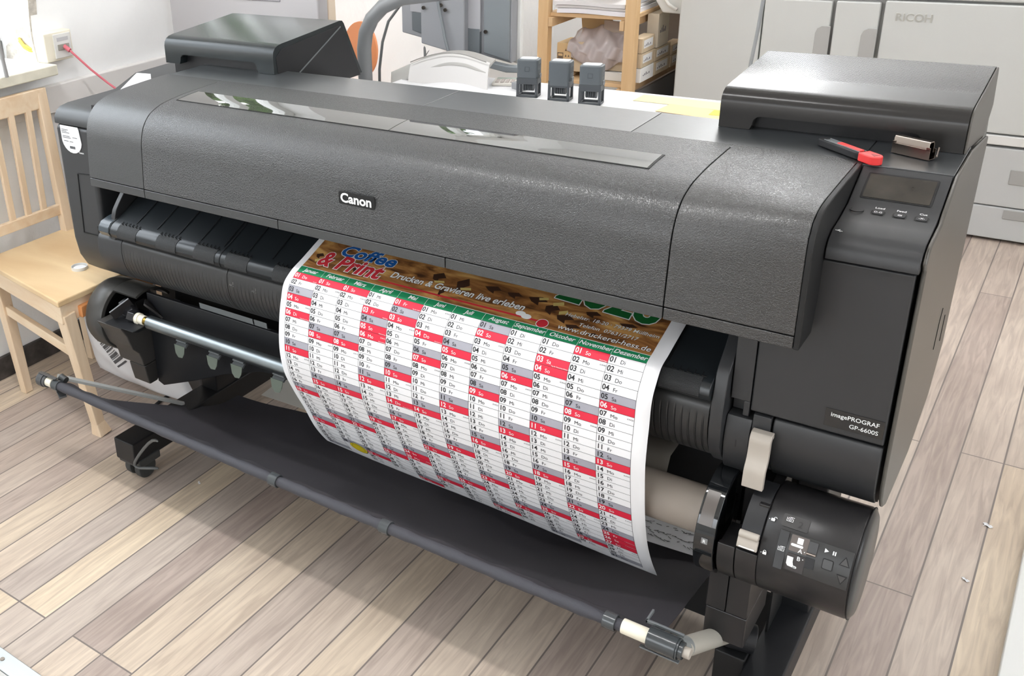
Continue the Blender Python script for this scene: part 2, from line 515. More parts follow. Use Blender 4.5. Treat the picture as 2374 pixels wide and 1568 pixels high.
# marble sill, crumbling plaster reveal, cable trunking
struct('trim_1', MB().box((-.72, -.95, .925), (-.45, .615, .958)), mat('pale marble window sill', (226, 222, 205), .35, var=(16, .12)), bevel=.004)
tk = MB(); tk.box((-.53, -1.0, .80), (-.50, 1.15, .885)); 
struct('trim_2', tk, mat('white cable trunking', (232, 230, 228), .5), bevel=.003)
rv = MB()
rv.grid(lambda u, v: (-.53 - .16 * u - .006 * math.sin(31 * v + 3 * u), .603 - .004 * math.sin(19 * v) + .016 * u * math.sin(9 * v), .96 + 1.4 * v), 8, 60, th=(0, .03, 0))
struct('trim_3', rv, mat('crumbling plaster reveal', (206, 200, 190), .9, bump=(45, .012, 6), var=(30, .25)))
struct('trim_4', MB().box((-.53, -.502, 0), (1.3, -.462, .006)), mat('aluminium threshold strip', (190, 194, 195), .35, metal=.6), bevel=.002)
thr = MB()
for k in range(9):
    thr.cyl((-.40 + .155 * k, -.482, .006), (-.40 + .155 * k, -.482, .0075), .005, n=12)
sc = fin('screw', thr, K['chrome'], bpy.data.objects['trim_4'], local=True)
struct('trim_5', MB().box((-.53, -4, 0), (1.3, -.503, .004)), mat('pale grey floor covering', (196, 196, 192), .6, var=(12, .08)), smooth=False)

# ceiling lamps (two long fittings)
def ceiling_lamp(x, y, lx, ly, label, power):
    t = thing('ceiling_lamp', label, 'lamp', (x, y, 2.93), group=None)
    fin('lamp_housing', MB().box((x - lx / 2 - .03, y - ly / 2 - .03, 2.94), (x + lx / 2 + .03, y + ly / 2 + .03, 3.0)), K['white'], t, bevel=.006)
    fin('diffuser', MB().box((x - lx / 2, y - ly / 2, 2.93), (x + lx / 2, y + ly / 2, 2.945)), mat('lit diffuser', (255, 255, 250), .5, emit=((1, .99, .99), power)), t, smooth=False)
ceiling_lamp(.62, -.42, 1.4, .13, 'long ceiling lamp above the front of the printer', 30)
def pendant(x, y, label, pw=24):  # unseen fill lamps, added to brighten ceiling, back wall and printer
    t = thing('fill_pendant', label, 'lamp', (x, y, 2.45))
    fin('tube', MB().box((x - .06, y - .65, 2.45), (x + .06, y + .65, 2.50)), mat('lit tube', (255, 255, 250), .5, emit=((.99, .99, 1), pw)), t, smooth=False)
    for dy in (-.5, .5):
        fin('cord', MB().cyl((x, y + dy, 2.5), (x, y + dy, 3.0), .003, n=8), K['steel'], t)
pendant(2.7, 2.4, 'added fill lamp over the copier', 8)
pendant(.86, 3.40, 'added fill lamp over the desk and shelf', 25)
pendant(3.3, -.4, 'added fill lamp to the right of the printer', 7)
# foliage outside, mirrored in the gloss
def foliage(name, label, c, R_, n, seed):
    rnd = random.Random(seed); mb = MB()
    for k in range(n):
        a = rnd.random() * 6.283; e = math.acos(2 * rnd.random() - 1); r = R_ * (.6 + .4 * rnd.random())
        p = Vector((c[0] + r * .6 * math.sin(e) * math.cos(a), c[1] + r * math.sin(e) * math.sin(a), c[2] + r * 1.1 * math.cos(e)))
        u = Vector((rnd.uniform(-1, 1), rnd.uniform(-1, 1), rnd.uniform(-1, 1))).normalized(); w = u.orthogonal().normalized()
        s = .14
        mb.add([p - u * s, p + w * s * .5, p + u * s, p - w * s * .5], [(0, 1, 2, 3)])
    o = single(name, label, 'tree', mb, mat(name + ' leaves', (70, 104, 40), .6, var=(2, .5)), smooth=False)
    return o
foliage('garden_tree', 'sunlit green tree outside the middle left window', (-3.4, 2.7, 2.9), 1.75, 7000, 3)
foliage('garden_bush', 'green tree outside the far left window', (-4.6, 6.6, 4.2), 2.3, 7000, 5)
foliage('garden_shrub', 'green tree outside the back window', (-1.2, 8.5, 4.6), 1.6, 2500, 8)

# ------------------------------------------------------------------ the printer
PR = thing('large_format_printer', 'huge charcoal roll printer carrying a printed calendar sheet', 'printer', (1.0, .45, 0))
def P(name, mb, m, parent=None, **k):
    return fin(name, mb, m, parent or PR, **k)

FR = .2435   # plane of the front panels
# left end
P('left_end_cover', MB().exx([(.25, .60), (.25, .912), (.78, .912), (.78, .56), (.6, .50), (.36, .478), (.31, .488), (.277, .512), (.258, .548)], -.006, .128).exx([(.25, .792), (.25, .912), (.5, .912), (.5, .792)], .126, .26), K['body'], bevel=.012, seg=3)
P('left_top_cap', MB().exx([(.25, .9132), (.251, .930), (.260, .944), (.274, .953), (.30, .957), (.46, .958), (.54, .986), (.80, .990), (.80, .9132)], -.006, .235), mat('cap plastic', (44, 46, 48), .4), bevel=.003, seg=3)
gr = MB()
def strip(mb, a, b, w=.0016, y=.2492, mi=0):
    mb.beam((a[0], y, a[1]), (b[0], y, b[1]), .0022, w, up=(0, 0, 1) if abs(a[0] - b[0]) > abs(a[1] - b[1]) else (1, 0, 0), mi=mi)
for a, b in (((.058, .787), (.128, .792)), ((.058, .787), (.046, .622)), ((.046, .622), (.1275, .624))):
    strip(gr, a, b, .0022)
gr.box((.106, .2485, .626), (.1275, .252, .65))
P('side_flap', gr, K['black'], smooth=False)
# small white patch on the left tray
P('tray_white_patch', MB().add([(.028, .447, .9585), (.005, .535, .9865), (.055, .540, .9872), (.10, .50, .9745)], [(0, 1, 2, 3)]), K['paper'], smooth=False)

# inner housing, decks
P('inner_housing', MB().box((.128, .36, .52), (1.72, .78, .97)).box((.128, .27, .835), (1.72, .37, .97)), K['dark'], smooth=False)
dk = MB()
sx = [.229, .992, 1.442, 1.8235, 1.9585]
dks = []
for a, b in zip(sx[:-1], sx[1:]):
    dks.append(MB().box((a + .0008, .432, .985), (b - .0008, .602, 1.02)))
dk.box((.229, .432, .96), (1.9585, .60, .984))
dk.box((.229, .60, .93), (1.9585, .80, .955))
TD = P('top_deck', dk, K['deck'], bevel=.0022)
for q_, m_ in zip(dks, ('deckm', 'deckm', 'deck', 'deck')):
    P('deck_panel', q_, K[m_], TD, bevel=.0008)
P('deck_seams', MB().box((.232, .44, .984), (1.955, .598, 1.0185)), K['black'], smooth=False)

# sloping front cover -------------------------------------------------
PC = [(.450, 1.0205), (.36, 1.0185), (.29, 1.0145), (.235, 1.006), (.203, .992), (.183, .970), (.173, .945), (.167, .90), (.163, .86), (.1605, .8285)]
PE = [(.450, 1.0205), (.36, 1.0200), (.27, 1.0185), (.212, 1.0150), (.182, 1.006), (.167, .990), (.162, .963), (.161, .92), (.161, .87), (.1605, .8285)]
SC_, SE_ = smooth_line(PC, 60), smooth_line(PE, 60)
def cov(x, t):
    """cover surface at x, t index 0..59"""
    k = 0 if x < 1.62 else min(1, (x - 1.62) / .19); k = k * k * (3 - 2 * k)
    i = min(int(t), 58); q = t - i
    a = [SC_[i][j] * (1 - q) + SC_[i + 1][j] * q for j in (0, 1)]; b = [SE_[i][j] * (1 - q) + SE_[i + 1][j] * q for j in (0, 1)]
    return (x, a[0] * (1 - k) + b[0] * k, a[1] * (1 - k) + b[1] * k)
def cov_panel(x0, x1, n):
    mb = MB()
    top = lambda u, v: cov(x0 + (x1 - x0) * u, v * 59)
    vs = []; nv = 59
    for j in range(nv + 1):
        for i in range(n + 1):
            vs.append(top(i / n, j / nv))
    inner = []
    for j in range(nv + 1):
        for i in range(n + 1):
            p = top(i / n, j / nv); q0 = top(i / n, max(0, j - 1) / nv); q1 = top(i / n, min(nv, j + 1) / nv)
            d = Vector((q1[1] - q0[1], q1[2] - q0[2])).normalized(); nn = Vector((-d.y, d.x))  # inward
            inner.append((p[0], p[1] + nn.x * .010 * 1, p[2] + nn.y * .010))
    N = len(vs); q = lambda i, j: j * (n + 1) + i
    fs = [(q(i, j), q(i, j + 1), q(i + 1, j + 1), q(i + 1, j)) for j in range(nv) for i in range(n)]
    fs += [tuple(N + k for k in reversed(f)) for f in fs[:]]
    for i in range(n):
        fs.append((q(i, 0), q(i + 1, 0), N + q(i + 1, 0), N + q(i, 0))); fs.append((q(i + 1, nv), q(i, nv), N + q(i, nv), N + q(i + 1, nv)))
    for j in range(nv):
        fs.append((q(0, j + 1), q(0, j), N + q(0, j), N + q(0, j + 1))); fs.append((q(n, j), q(n, j + 1), N + q(n, j + 1), N + q(n, j)))
    mb.add(vs + inner, fs)
    return mb
TC = P('front_cover', cov_panel(.4148, 1.6252, 8), K['cover'], bevel=.0012, ang=50)
P('cover_end_panel', cov_panel(.2230, .4134, 2), K['cover2'], bevel=.0012, ang=50, label='smoother left end of the front cover')
P('cover_end_panel', cov_panel(1.6266, 1.8220, 8), K['cover3'], bevel=.0012, ang=50, label='grained right end of the front cover')
P('cover_backing', MB().sheet([(.44, 1.005), (.30, 1.002), (.22, .985), (.19, .955), (.18, .90), (.175, .815)], .24, 1.81, -.004), K['black'], smooth=False)
for a, b, mm in ((.2230, .4134, 'cover2'), (.4148, .8172, 'cover2'), (.8186, 1.2202, 'cover2'), (1.2216, 1.6252, 'cover2'), (1.6266, 1.8220, 'cover3')):
    P('cover_lip', MB().box((a, .1605, .8065), (b, .175, .8268)), K[mm], bevel=.0015)
ep = [(p[0] - .0005, p[1] + .0005) for p in SE_[::3]] + [(.1605, .806), (.2300, .806), (.243, .86), (.243, .94), (.30, .962), (.40, .985), (.45, .99)]
P('cover_end_plate', MB().exx(ep, 1.8224, 1.8310), K['black'], bevel=.002)

# gloss inspection window in the cover
wm = MB()
def wy(y):   # height of the cover at y
    for i in range(59):
        if SC_[i + 1][0] <= y <= SC_[i][0]:
            q = (y - SC_[i][0]) / (SC_[i + 1][0] - SC_[i][0]); return SC_[i][1] + q * (SC_[i + 1][1] - SC_[i][1])
for a, b in ((.437, 1.0225), (1.0240, 1.541)):
    wm.grid(lambda u, v, a=a, b=b: (a + (b - a) * u, .276 + .067 * v, wy(.276 + .067 * v) + .0012), 4, 12, th=(0, 0, -.004))
P('inspection_window', wm, K['tint'], TC, ang=60)
fm = MB()
for (a, b, c, d) in ((.433, .274, 1.545, .277), (.433, .342, 1.545, .345), (.433, .274, .437, .345), (1.541, .274, 1.545, .345)):
    fm.grid(lambda u, v, a=a, b=b, c=c, d=d: (a + (c - a) * u, b + (d - b) * v, wy(b + (d - b) * v) + .0008), 2, 8, th=(0, 0, -.004))
P('window_rim', fm, K['black'], TC)
# brand badge on the cover
bx, by, bz = 1.021, .1655, .9035
bd = MB(); bd.rrect((bx, .1672, bz - .0005), (1, 0, 0), (0, 0, 1), .086, .026, .0022, .004)
bd_ = P('badge_backing', bd, K['black'], TC, bevel=.0006)
bt = MB(); bt.text('Canon', (bx - .0385, .1650, bz - .0085), (1, 0, 0), (0, 0, 1), .0262, bold=.030, sx=1.06)
P('brand_lettering', bt, K['print'], TC, smooth=False)

# ink tank lids -------------------------------------------------------
def lid(name, x0, x1, c0, c1, m_top, label):
    prof = [(.552, 1.0235), (.552, 1.068), (.556, 1.079), (.566, 1.087), (.585, 1.0905), (.70, 1.098), (.826, 1.108), (.840, 1.104), (.85, 1.085), (.913, .955), (.58, .955), (.58, 1.0235)]
    # top shell above the cut-out
    mb = MB()
    up = [(.552, 1.046), (.552, 1.066), (.5545, 1.0755), (.561, 1.083), (.571, 1.088), (.585, 1.0905), (.70, 1.0985), (.823, 1.108), (.835, 1.1065), (.842, 1.099), (.913, .955), (.60, .955), (.60, 1.046)]
    mb.exx(up, x0, x1)
    r = .014
    def foot(a, b, side):
        pts = [(a, 1.0205), (b, 1.0205)]
        return pts
    # left foot and right foot with a rounded inner corner
    lf = [(x0, 1.0205), (c0 - .004, 1.0205), (c0, 1.030)] + [(c0 + r - r * math.cos(math.radians(t)), 1.032 + r * math.sin(math.radians(t))) for t in (0, 30, 60, 90)] + [(x0, 1.0461)]
    rf = [(x1, 1.0205), (x1, 1.0461)] + [(c1 - r + r * math.cos(math.radians(t)), 1.032 + r * math.sin(math.radians(t))) for t in (90, 60, 30, 0)] + [(c1, 1.030), (c1 + .004, 1.0205)]
    mb.exy(lf, .552, .62); mb.exy(rf, .552, .62)
    t = P(name, mb, m_top, ang=30, label=label)
    P('lid_recess', MB().box((x0 + .005, .578, .99), (x1 - .005, .80, 1.047)), K['dark'], t, smooth=False)
    return t
LL = lid('ink_tank_lid', .110, .492, .166, .436, K['lidg'], 'polished left ink tank lid')
P('lid_side_panel', MB().exx([(.566, 1.02), (.562, 1.06), (.585, 1.078), (.82, 1.096), (.838, 1.085), (.905, .95), (.70, .95)], .4915, .4935), K['dark'], LL, bevel=.0008)
P('lid_side_edge', MB().beam((.494, .60, .985), (.494, .825, 1.093), .003, .0022, up=(1, 0, 0)), K['bright'], LL)
def dots():
    m = mat('dimpled black plastic lid', (44, 43, 42), .22, ior=1.40)
    nt = m.node_tree; b = nt.nodes['Principled BSDF']; t = [n for n in nt.nodes if n.type == 'TEX_COORD'][0]
    mp = nt.nodes.new('ShaderNodeMapping'); mp.inputs['Rotation'].default_value = (0, 0, math.radians(45)); mp.inputs['Scale'].default_value = (1, 1, 0)
    v = nt.nodes.new('ShaderNodeTexVoronoi'); v.inputs['Randomness'].default_value = 0; v.inputs['Scale'].default_value = 190
    r = nt.nodes.new('ShaderNodeValToRGB'); r.color_ramp.elements[0].position = .25; r.color_ramp.elements[1].position = .42
    bp = nt.nodes.new('ShaderNodeBump'); bp.inputs['Distance'].default_value = .0007
    sx = nt.nodes.new('ShaderNodeSeparateXYZ'); mr = nt.nodes.new('ShaderNodeMapRange'); mr.inputs[1].default_value = .20; mr.inputs[2].default_value = .23
    nt.links.new(t.outputs['Object'], sx.inputs[0]); nt.links.new(sx.outputs['Y'], mr.inputs[0]); nt.links.new(mr.outputs[0], bp.inputs['Strength'])
    nt.links.new(t.outputs['Object'], mp.inputs[0]); nt.links.new(mp.outputs[0], v.inputs['Vector']); nt.links.new(v.outputs['Distance'], r.inputs[0]); nt.links.new(r.outputs[0], bp.inputs['Height']); nt.links.new(bp.outputs[0], b.inputs['Normal'])
    return m
RL = lid('ink_tank_lid', 1.566, 1.952, 1.624, 1.892, dots(), 'dimpled right ink tank lid')
P('lid_side_panel', MB().exx([(.5535, 1.0195), (.5535, 1.066), (.556, 1.0755), (.5625, 1.083), (.572, 1.0875), (.585, 1.0895), (.70, 1.0975), (.823, 1.107), (.835, 1.1055), (.841, 1.098), (.872, 1.03), (.800, .985), (.59, 1.0195)], 1.9522, 1.9560), mat('lid side tinted by side light', (78, 75, 70), .38), RL, bevel=.002)  # lid end coloured taupe to carry the same side light

# operator console ----------------------------------------------------
pcn = [(.4315, 1.0190), (.356, .9840), (.350, .9802), (.30, .9702), (.262, .966), (.244, .957), (.235, .944), (.2345, .928), (.4315, .928)]
CO = P('operator_console', MB().exx(pcn, 1.8325, 1.9565), K['body'], bevel=.0018)
Pa, Pb = Vector((0, .4315, 1.0190)), Vector((0, .356, .9840))
V_ = (Pa - Pb).normalized()      # up the slope
mid = Vector((1.8940, .3898, .9998))
nrm = Vector((1, 0, 0)).cross(V_)
sm = MB(); sm.rrect(mid + nrm * .0002, (1, 0, 0), V_, .098, .0600, .0006, .003)
P('screen_bezel', sm, K['black'], CO, bevel=.0003)
sm = MB(); sm.rrect(mid + nrm * .0007 - V_ * .0006, (1, 0, 0), V_, .0915, .0535, .0006, .002)
P('touch_screen', sm, K['lcd'], CO)
bt = MB(); pr = MB()
def zc(y): return .9702 + (y - .30) * .2
VS = Vector((0, 1, .2)).normalized()
for bxx, lab, ic in ((1.8785, 'Load', 'D-G'), (1.9075, 'Feed', 'GI'), (1.9365, 'Cut', '-X-')):
    O_ = Vector((bxx, .333, zc(.333)))
    NN = Vector((1, 0, 0)).cross(VS)
    b_ = MB(); b_.rrect(O_, (1, 0, 0), VS, .0155, .0105, .0012, .003)
    P('button', b_, K['dark'], CO, bevel=.0005)
    rr_ = MB()
    o_, i_ = rr2(.0195, .0145, .0045), rr2(.0165, .0115, .0034)
    n_ = len(o_)
    rr_.add([O_ + Vector((1, 0, 0)) * a + VS * b + NN * .0004 for a, b in o_ + i_], [(k, (k + 1) % n_, n_ + (k + 1) % n_, n_ + k) for k in range(n_)])
    P('button_surround', rr_, K['black'], CO, smooth=False)
    pr.text(lab, (bxx, .3445, zc(.3445)), (1, 0, 0), VS, .0068, bold=.015, align='CENTER', lift=.0006)
    pr.text(ic, O_ - VS * .0022, (1, 0, 0), VS, .0062, bold=.01, align='CENTER', lift=.0018)
# plug icon lines
pr.beam((1.8375, .259, .9668), (1.8475, .2575, .9666), .0008, .0006); pr.beam((1.8405, .259, .9668), (1.8435, .2625, .9670), .0006, .0006); pr.beam((1.842, .2582, .9668), (1.845, .2550, .9666), .0006, .0006)
P('button_legends', pr, K['print'], CO, smooth=False)
cm = MB(); cm.ring((1.8495, .333, .9766), (1.8495, .333, .9778), .0100, .0088, 32)
P('power_button', cm, K['black'], CO)

# right-hand front panels --------------------------------------------
P('front_door', MB().box((1.755, .2435, .637), (1.9525, .30, .9235)), K['body'], bevel=.003, seg=3)
lb = MB(); lb.rrect((1.9075, .2432, .6640), (1, 0, 0), (0, 0, 1), .0835, .0315, .0005, .001)
DL = P('model_plate', lb, K['gloss'], label='glossy black name plate')
lt = MB()
lt.text('imagePROGRAF', (1.9425, .2426, .6675), (1, 0, 0), (0, 0, 1), .0102, bold=.012, align='RIGHT')
lt.text('GP-6600S', (1.9425, .2426, .6540), (1, 0, 0), (0, 0, 1), .0102, bold=.008, align='RIGHT')
P('model_lettering', lt, K['print'], DL, smooth=False)
P('front_post', MB().box((1.7225, .2435, .652), (1.7535, .30, .965)).box((1.7435, .2435, .6245), (1.7535, .30, .652)).box((1.7225, .262, .6245), (1.7435, .30, .652)), K['body'], bevel=.0012)
lbk = [(.300, .623), (.2385, .623), (.2320, .600), (.2300, .575), (.234, .548), (.244, .522), (.262, .503), (.30, .49)]
P('latch_block', MB().exx(lbk, 1.7215, 1.7615).exx([(.30, .6345), (.2400, .6345), (.2360, .60), (.2385, .585), (.30, .585)], 1.7620, 1.7905), K['body'], bevel=.0012)
nb = MB(); nb.text('1', (1.740, .2302, .5695), (1, 0, 0), (0, 0, 1), .020, bold=0, align='CENTER', lift=.0004)
P('roll_number', nb, K['dark'], smooth=False)
lrc = [(.245, .633), (.2405, .62), (.2405, .59), (.246, .56), (.258, .533), (.278, .511), (.31, .497), (.40, .488), (.60, .50), (.60, .633)]
P('lower_right_cover', MB().exx(lrc, 1.793, 1.953), K['body'], bevel=.003)
side = [(.249, .930), (.2365, .944), (.246, .9575), (.263, .9660), (.335, .9735), (.356, .9845), (.432, 1.0185), (.585, 1.0190), (.80, .99), (.772, .81), (.742, .60), (.66, .525), (.50, .488), (.31, .493), (.278, .508), (.256, .532), (.246, .56), (.243, .60)]
P('side_panel', MB().exx(side, 1.9580, 1.9640), mat('side panel tinted by side light', (78, 75, 70), .38, bump=(500, .00008)), bevel=.003, seg=3)  # charcoal lightened to taupe for the light reflected on this side
ss = MB()
for a, b in (((.575, .66), (.585, .71)), ((.585, .71), (.60, .73)), ((.66, .64), (.665, .69))):
    ss.beam((1.9642, a[0], a[1]), (1.9642, b[0], b[1]), .003, .0015, up=(1, 0, 0))
P('side_grip', ss, K['black'])
P('rear_body', MB().box((1.70, .44, .50), (1.9530, .74, .984)), K['dark'], smooth=False)
P('rear_body', MB().box((1.70, .30, .50), (1.9530, .439, .925)), K['dark'], smooth=False)
P('rear_body', MB().box((.01, .34, .56), (.22, .78, .93)), K['dark'], smooth=False)
lev = smooth_line([(.236, .613), (.222, .612), (.2165, .604), (.2150, .585), (.2120, .567), (.2040, .552), (.2020, .535), (.2010, .5180)], 18)
P('release_lever', MB().sheet(lev, 1.7655, 1.7990, -.010), K['beige'], bevel=.002, seg=3, label='warm grey lever')

# output guide --------------------------------------------------------
gp_ = [(.46, .800), (.30, .7235), (.240, .6965), (.226, .6915), (.214, .6860), (.206, .6770), (.2035, .6660), (.208, .6550), (.218, .6500), (.232, .6505), (.25, .665), (.46, .760)]
OG = P('output_guide', MB().exx(gp_, .2065, 1.6990), mat('satin black guide plate', (34, 38, 41), .28, var=(6, .1)), bevel=.0016)
gl = MB(); x = .283; k = 0
while x < 1.69:
    gl.beam((x, .233, .6945), (x, .44, .7915), .0018, .0014, up=(0, 0, 1)); x += .0742
for x in (.208, .588, .968, 1.348):
    gl.sheet([(.44, .7915), (.240, .6972), (.226, .6922), (.2138, .6866), (.2055, .6773), (.2030, .6660), (.2075, .6548)], x, x + .0022, .0006)
P('guide_grooves', gl, K['black'], OG, smooth=False)
padm = leather('rubber grip', (40, 42, 44), .5, 900, .0008)
for cx in (.272, .412, .539, .640, .783, .92, 1.02, 1.16, 1.29, 1.40, 1.53, 1.648):
    w2 = .034
    pd = MB(); pd.sheet([(.2200, .6892), (.2120, .6838), (.2055, .6760), (.2030, .6668), (.2045, .6600)], cx - w2, cx + w2, .0010)
    o_ = P('grip_pad', pd, padm, OG, ang=60)
    th = MB()
    for j in range(6):
        xx = cx - w2 + .003 + j * .0125
        th.beam((xx, .2212, .6912), (xx + .0075, .2212, .6912), .0022, .0012); th.beam((xx, .2212, .6914), (xx, .2290, .6945), .0016, .0012, up=(0, 0, 1))
    th.sheet([(.2203, .6902), (.2117, .6845)], cx + w2, cx + w2 + .0015, .0003); th.beam((cx - w2, .2040, .6585), (cx + w2, .2040, .6585), .0012, .0016)
    P('pad_teeth', th, K['black'], o_, smooth=False)
# ribbed roll cover
def ribm():
    m = mat('ribbed charcoal roll cover', (50, 50, 50), .36)
    nt = m.node_tree; b = nt.nodes['Principled BSDF']; t = [n for n in nt.nodes if n.type == 'TEX_COORD'][0]
    w = nt.nodes.new('ShaderNodeTexWave'); w.wave_type = 'BANDS'; w.bands_direction = 'X'; w.inputs['Scale'].default_value = 26.0
    r = nt.nodes.new('ShaderNodeValToRGB'); r.color_ramp.elements[0].position = .0; r.color_ramp.elements[1].position = .22
    bp = nt.nodes.new('ShaderNodeBump'); bp.inputs['Distance'].default_value = .0022
    sx = nt.nodes.new('ShaderNodeSeparateXYZ'); mr = nt.nodes.new('ShaderNodeMapRange'); mr.inputs[1].default_value = .628; mr.inputs[2].default_value = .600
    nt.links.new(t.outputs['Object'], sx.inputs[0]); nt.links.new(sx.outputs['Z'], mr.inputs[0]); nt.links.new(mr.outputs[0], bp.inputs['Strength'])
    nt.links.new(t.outputs['Object'], w.inputs['Vector']); nt.links.new(w.outputs['Fac'], r.inputs[0]); nt.links.new(r.outputs[0], bp.inputs['Height']); nt.links.new(bp.outputs[0], b.inputs['Normal'])
    return m
drum = smooth_line([(.236, .648), (.223, .640), (.2185, .620), (.2185, .598), (.224, .572), (.236, .548), (.256, .526), (.285, .508), (.33, .494), (.44, .484)], 30)
DR = MB()
for a, b in ((.2295, .5935), (.5950, 1.0110), (1.0125, 1.3535), (1.3550, 1.6975)):
    DR.sheet(drum, a, b, -.008)
P('roll_cover', DR, ribm(), bevel=.0008, ang=50)
P('roll_cover_end', MB().sheet(drum, .1375, .2280, -.008).box((.1375, .232, .62), (.206, .26, .66)), K['body'], bevel=.0008, ang=50)
tk_ = MB()
for x_, s_ in ((.612, 'A4'), (.682, 'A3')):
    tk_.box((x_, .2180, .606), (x_ + .0008, .2186, .618)); tk_.text(s_, (x_ - .012, .2183, .607), (1, 0, 0), (0, 0, 1), .007)
P('size_marks', tk_, mat('faint grey ink', (150, 150, 148), .6), smooth=False)
arm = [(.46, .83), (.335, .83), (.262, .735), (.236, .712), (.226, .700), (.2135, .64), (.2135, .598), (.220, .566), (.236, .540), (.262, .515), (.30, .495), (.44, .478)]
P('guide_side_arm', MB().exx(arm, 1.6995, 1.7205), K['body'], bevel=.002)
arm2 = [(.46, .83), (.345, .83), (.255, .735), (.238, .715), (.232, .700), (.222, .64), (.30, .60), (.46, .60)]
P('guide_side_arm', MB().exx(arm2, .1900, .2050), K['body'], bevel=.002)
P('guide_end_cap', MB().exx([(.30, .70), (.240, .694), (.216, .688), (.206, .677), (.2035, .666), (.212, .652), (.30, .652)], .1660, .2050), mat('blue black end cap', (60, 68, 74), .22), bevel=.002)
P('under_rail', MB().sheet([(.285, .493), (.287, .478), (.30, .470)], .42, .60, .002).sheet([(.285, .493), (.287, .478), (.30, .470)], .604, .645, .002), K['bright'], bevel=.0008)
P('rear_under_panel', MB().box((.10, .44, .30), (1.86, .46, .53)), K['dark'], smooth=False)

# ------------------------------------------------------------------ lower roll unit (part of the printer)
AY, AZ = .240, .418
RU = P('roll_unit_beam', MB().exx([(.40, .30), (.425, .30), (.425, .52), (.40, .52)], .20, 1.80), K['dark'], bevel=.002)
def cp(x, ang, r):
    a = math.radians(ang)
    return (x, AY - r * math.cos(a), AZ + r * math.sin(a))
def arc_sheet(mb, x0, x1, a0, a1, r, th, n=24, r1=None):
    prof = [cp(0, a0 + (a1 - a0) * i / n, r)[1:] for i in range(n + 1)]
    inner = [cp(0, a0 + (a1 - a0) * i / n, r - th)[1:] for i in range(n + 1)]
    mb.exx(prof + inner[::-1], x0, x1)
def frame_at(x, ang, r):
    """origin on the cylinder, U along x, V up round the curve, N outwards"""
    a = math.radians(ang)
    return Vector(cp(x, ang, r)), Vector((1, 0, 0)), Vector((0, math.sin(a), math.cos(a)))
# right-hand drive housing
hm = MB()
n = 56; R0 = .093
def drum_solid(mb, x0, x1, r, ch=.010, n=56):
    st = [(x0, r - .002), (x0 + .002, r), (x1 - ch, r), (x1 - ch * .4, r - ch * .25), (x1, r - ch)]
    vs = []
    for x_, rr in st:
        for i in range(n):
            t = 360 * i / n; vs.append(cp(x_, t, rr))
    fs = [(k * n + i, k * n + (i + 1) % n, (k + 1) * n + (i + 1) % n, (k + 1) * n + i) for k in range(len(st) - 1) for i in range(n)]
    fs += [tuple(reversed(range(n))), tuple(range((len(st) - 1) * n, len(st) * n))]
    mb.add(vs, fs)
drum_solid(hm, 1.8165, 1.9600, R0)
hbm = mat('black housing plastic', (36, 35, 36), .34, bump=(800, .00006))
HS = P('drive_housing', hm, hbm, ang=45)
e_ = MB(); arc_sheet(e_, 1.9535, 1.9550, -180, 180, R0 + .0008, .003, 60)
P('housing_seam', e_, K['black'], HS)
# holder left of the housing: open trough
h2 = MB(); arc_sheet(h2, 1.7530, 1.7810, 9, -175, R0, .012, 30); arc_sheet(h2, 1.7822, 1.8165, 9, -175, R0, .012, 30)
h2.box((1.7545, AY - .085, AZ - .005), (1.8165, AY - .02, AZ + .012)); h2.box((1.80, AY - .05, AZ - .07), (1.8165, AY + .09, AZ + .085))
h2.box((1.756, AY + .03, AZ - .04), (1.80, AY + .085, AZ + .07))
P('spindle_holder', h2, hbm, bevel=.0015)
lv = MB(); arc_sheet(lv, 1.7845, 1.8155, 28, 95, R0 + .002, .006, 16)
LV = P('lock_lever', lv, K['dark'], bevel=.001)
tb = MB(); arc_sheet(tb, 1.7830, 1.8150, 13, 24, R0 + .0055, .006, 8); 
O, U, V = frame_at(1.799, 27, R0 + .004)
tb.cyl(O - U * .0155, O + U * .0155, .0065, n=16)
P('lever_tab', tb, K['beige'], LV, bevel=.0012, label='warm grey finger tab')
ledge = MB(); ledge.cyl(cp(1.7870, 14.5, R0 + .0062), cp(1.8115, 14.5, R0 + .0062), .0012, n=8)
P('tab_rib', ledge, K['white'], LV)
# raised panel with keys
pn = MB(); arc_sheet(pn, 1.8410, 1.9500, 5, 43.5, R0 + .0012, .003, 24)
PN = P('key_panel', pn, mat('key panel', (48, 48, 48), .42), HS, bevel=.0009)
def patch(x, ang, w, h, r_, th=.0004, lift=.0014):
    mb = MB(); O, U, V = frame_at(x, ang, R0 + lift); mb.rrect(O, U, V, w, h, th, r_); return mb
def onc(mb, s, x, ang, size, lift=.0040, align='CENTER', bold=.01, sx=1.0):
    O, U, V = frame_at(x, ang, R0 + lift); mb.text(s, O - V * size * .36, U, V, size, bold=bold, align=align, sx=sx, lift=0)
P('direction_plate', patch(1.8725, 34.0, .0265, .026, .0015), mat('taupe label', (98, 90, 86), .5), PN)
P('direction_plate', patch(1.8725, 15.5, .0265, .028, .0015), mat('dark label', (56, 52, 52), .5), PN)
P('spool_plate', patch(1.8490, 24, .013, .062, .001), mat('key panel dark', (40, 40, 41), .45), PN)
P('slide_switch', patch(1.8925, 35, .0135, .019, .001, .002), mat('switch grey', (62, 62, 63), .4), PN, bevel=.0006)
P('slide_switch', patch(1.8925, 20, .0135, .017, .001, .0006), K['dark'], PN)
kn = MB(); kn.cyl(cp(1.8855, 28.8, R0 + .0030), cp(1.8990, 28.8, R0 + .0030), .0022, n=12)
P('switch_ridge', kn, K['chrome'], PN)
wi = MB()
onc(wi, 'A', 1.8765, 28.6, .0095); onc(wi, 'B', 1.8765, 21.2, .0095)
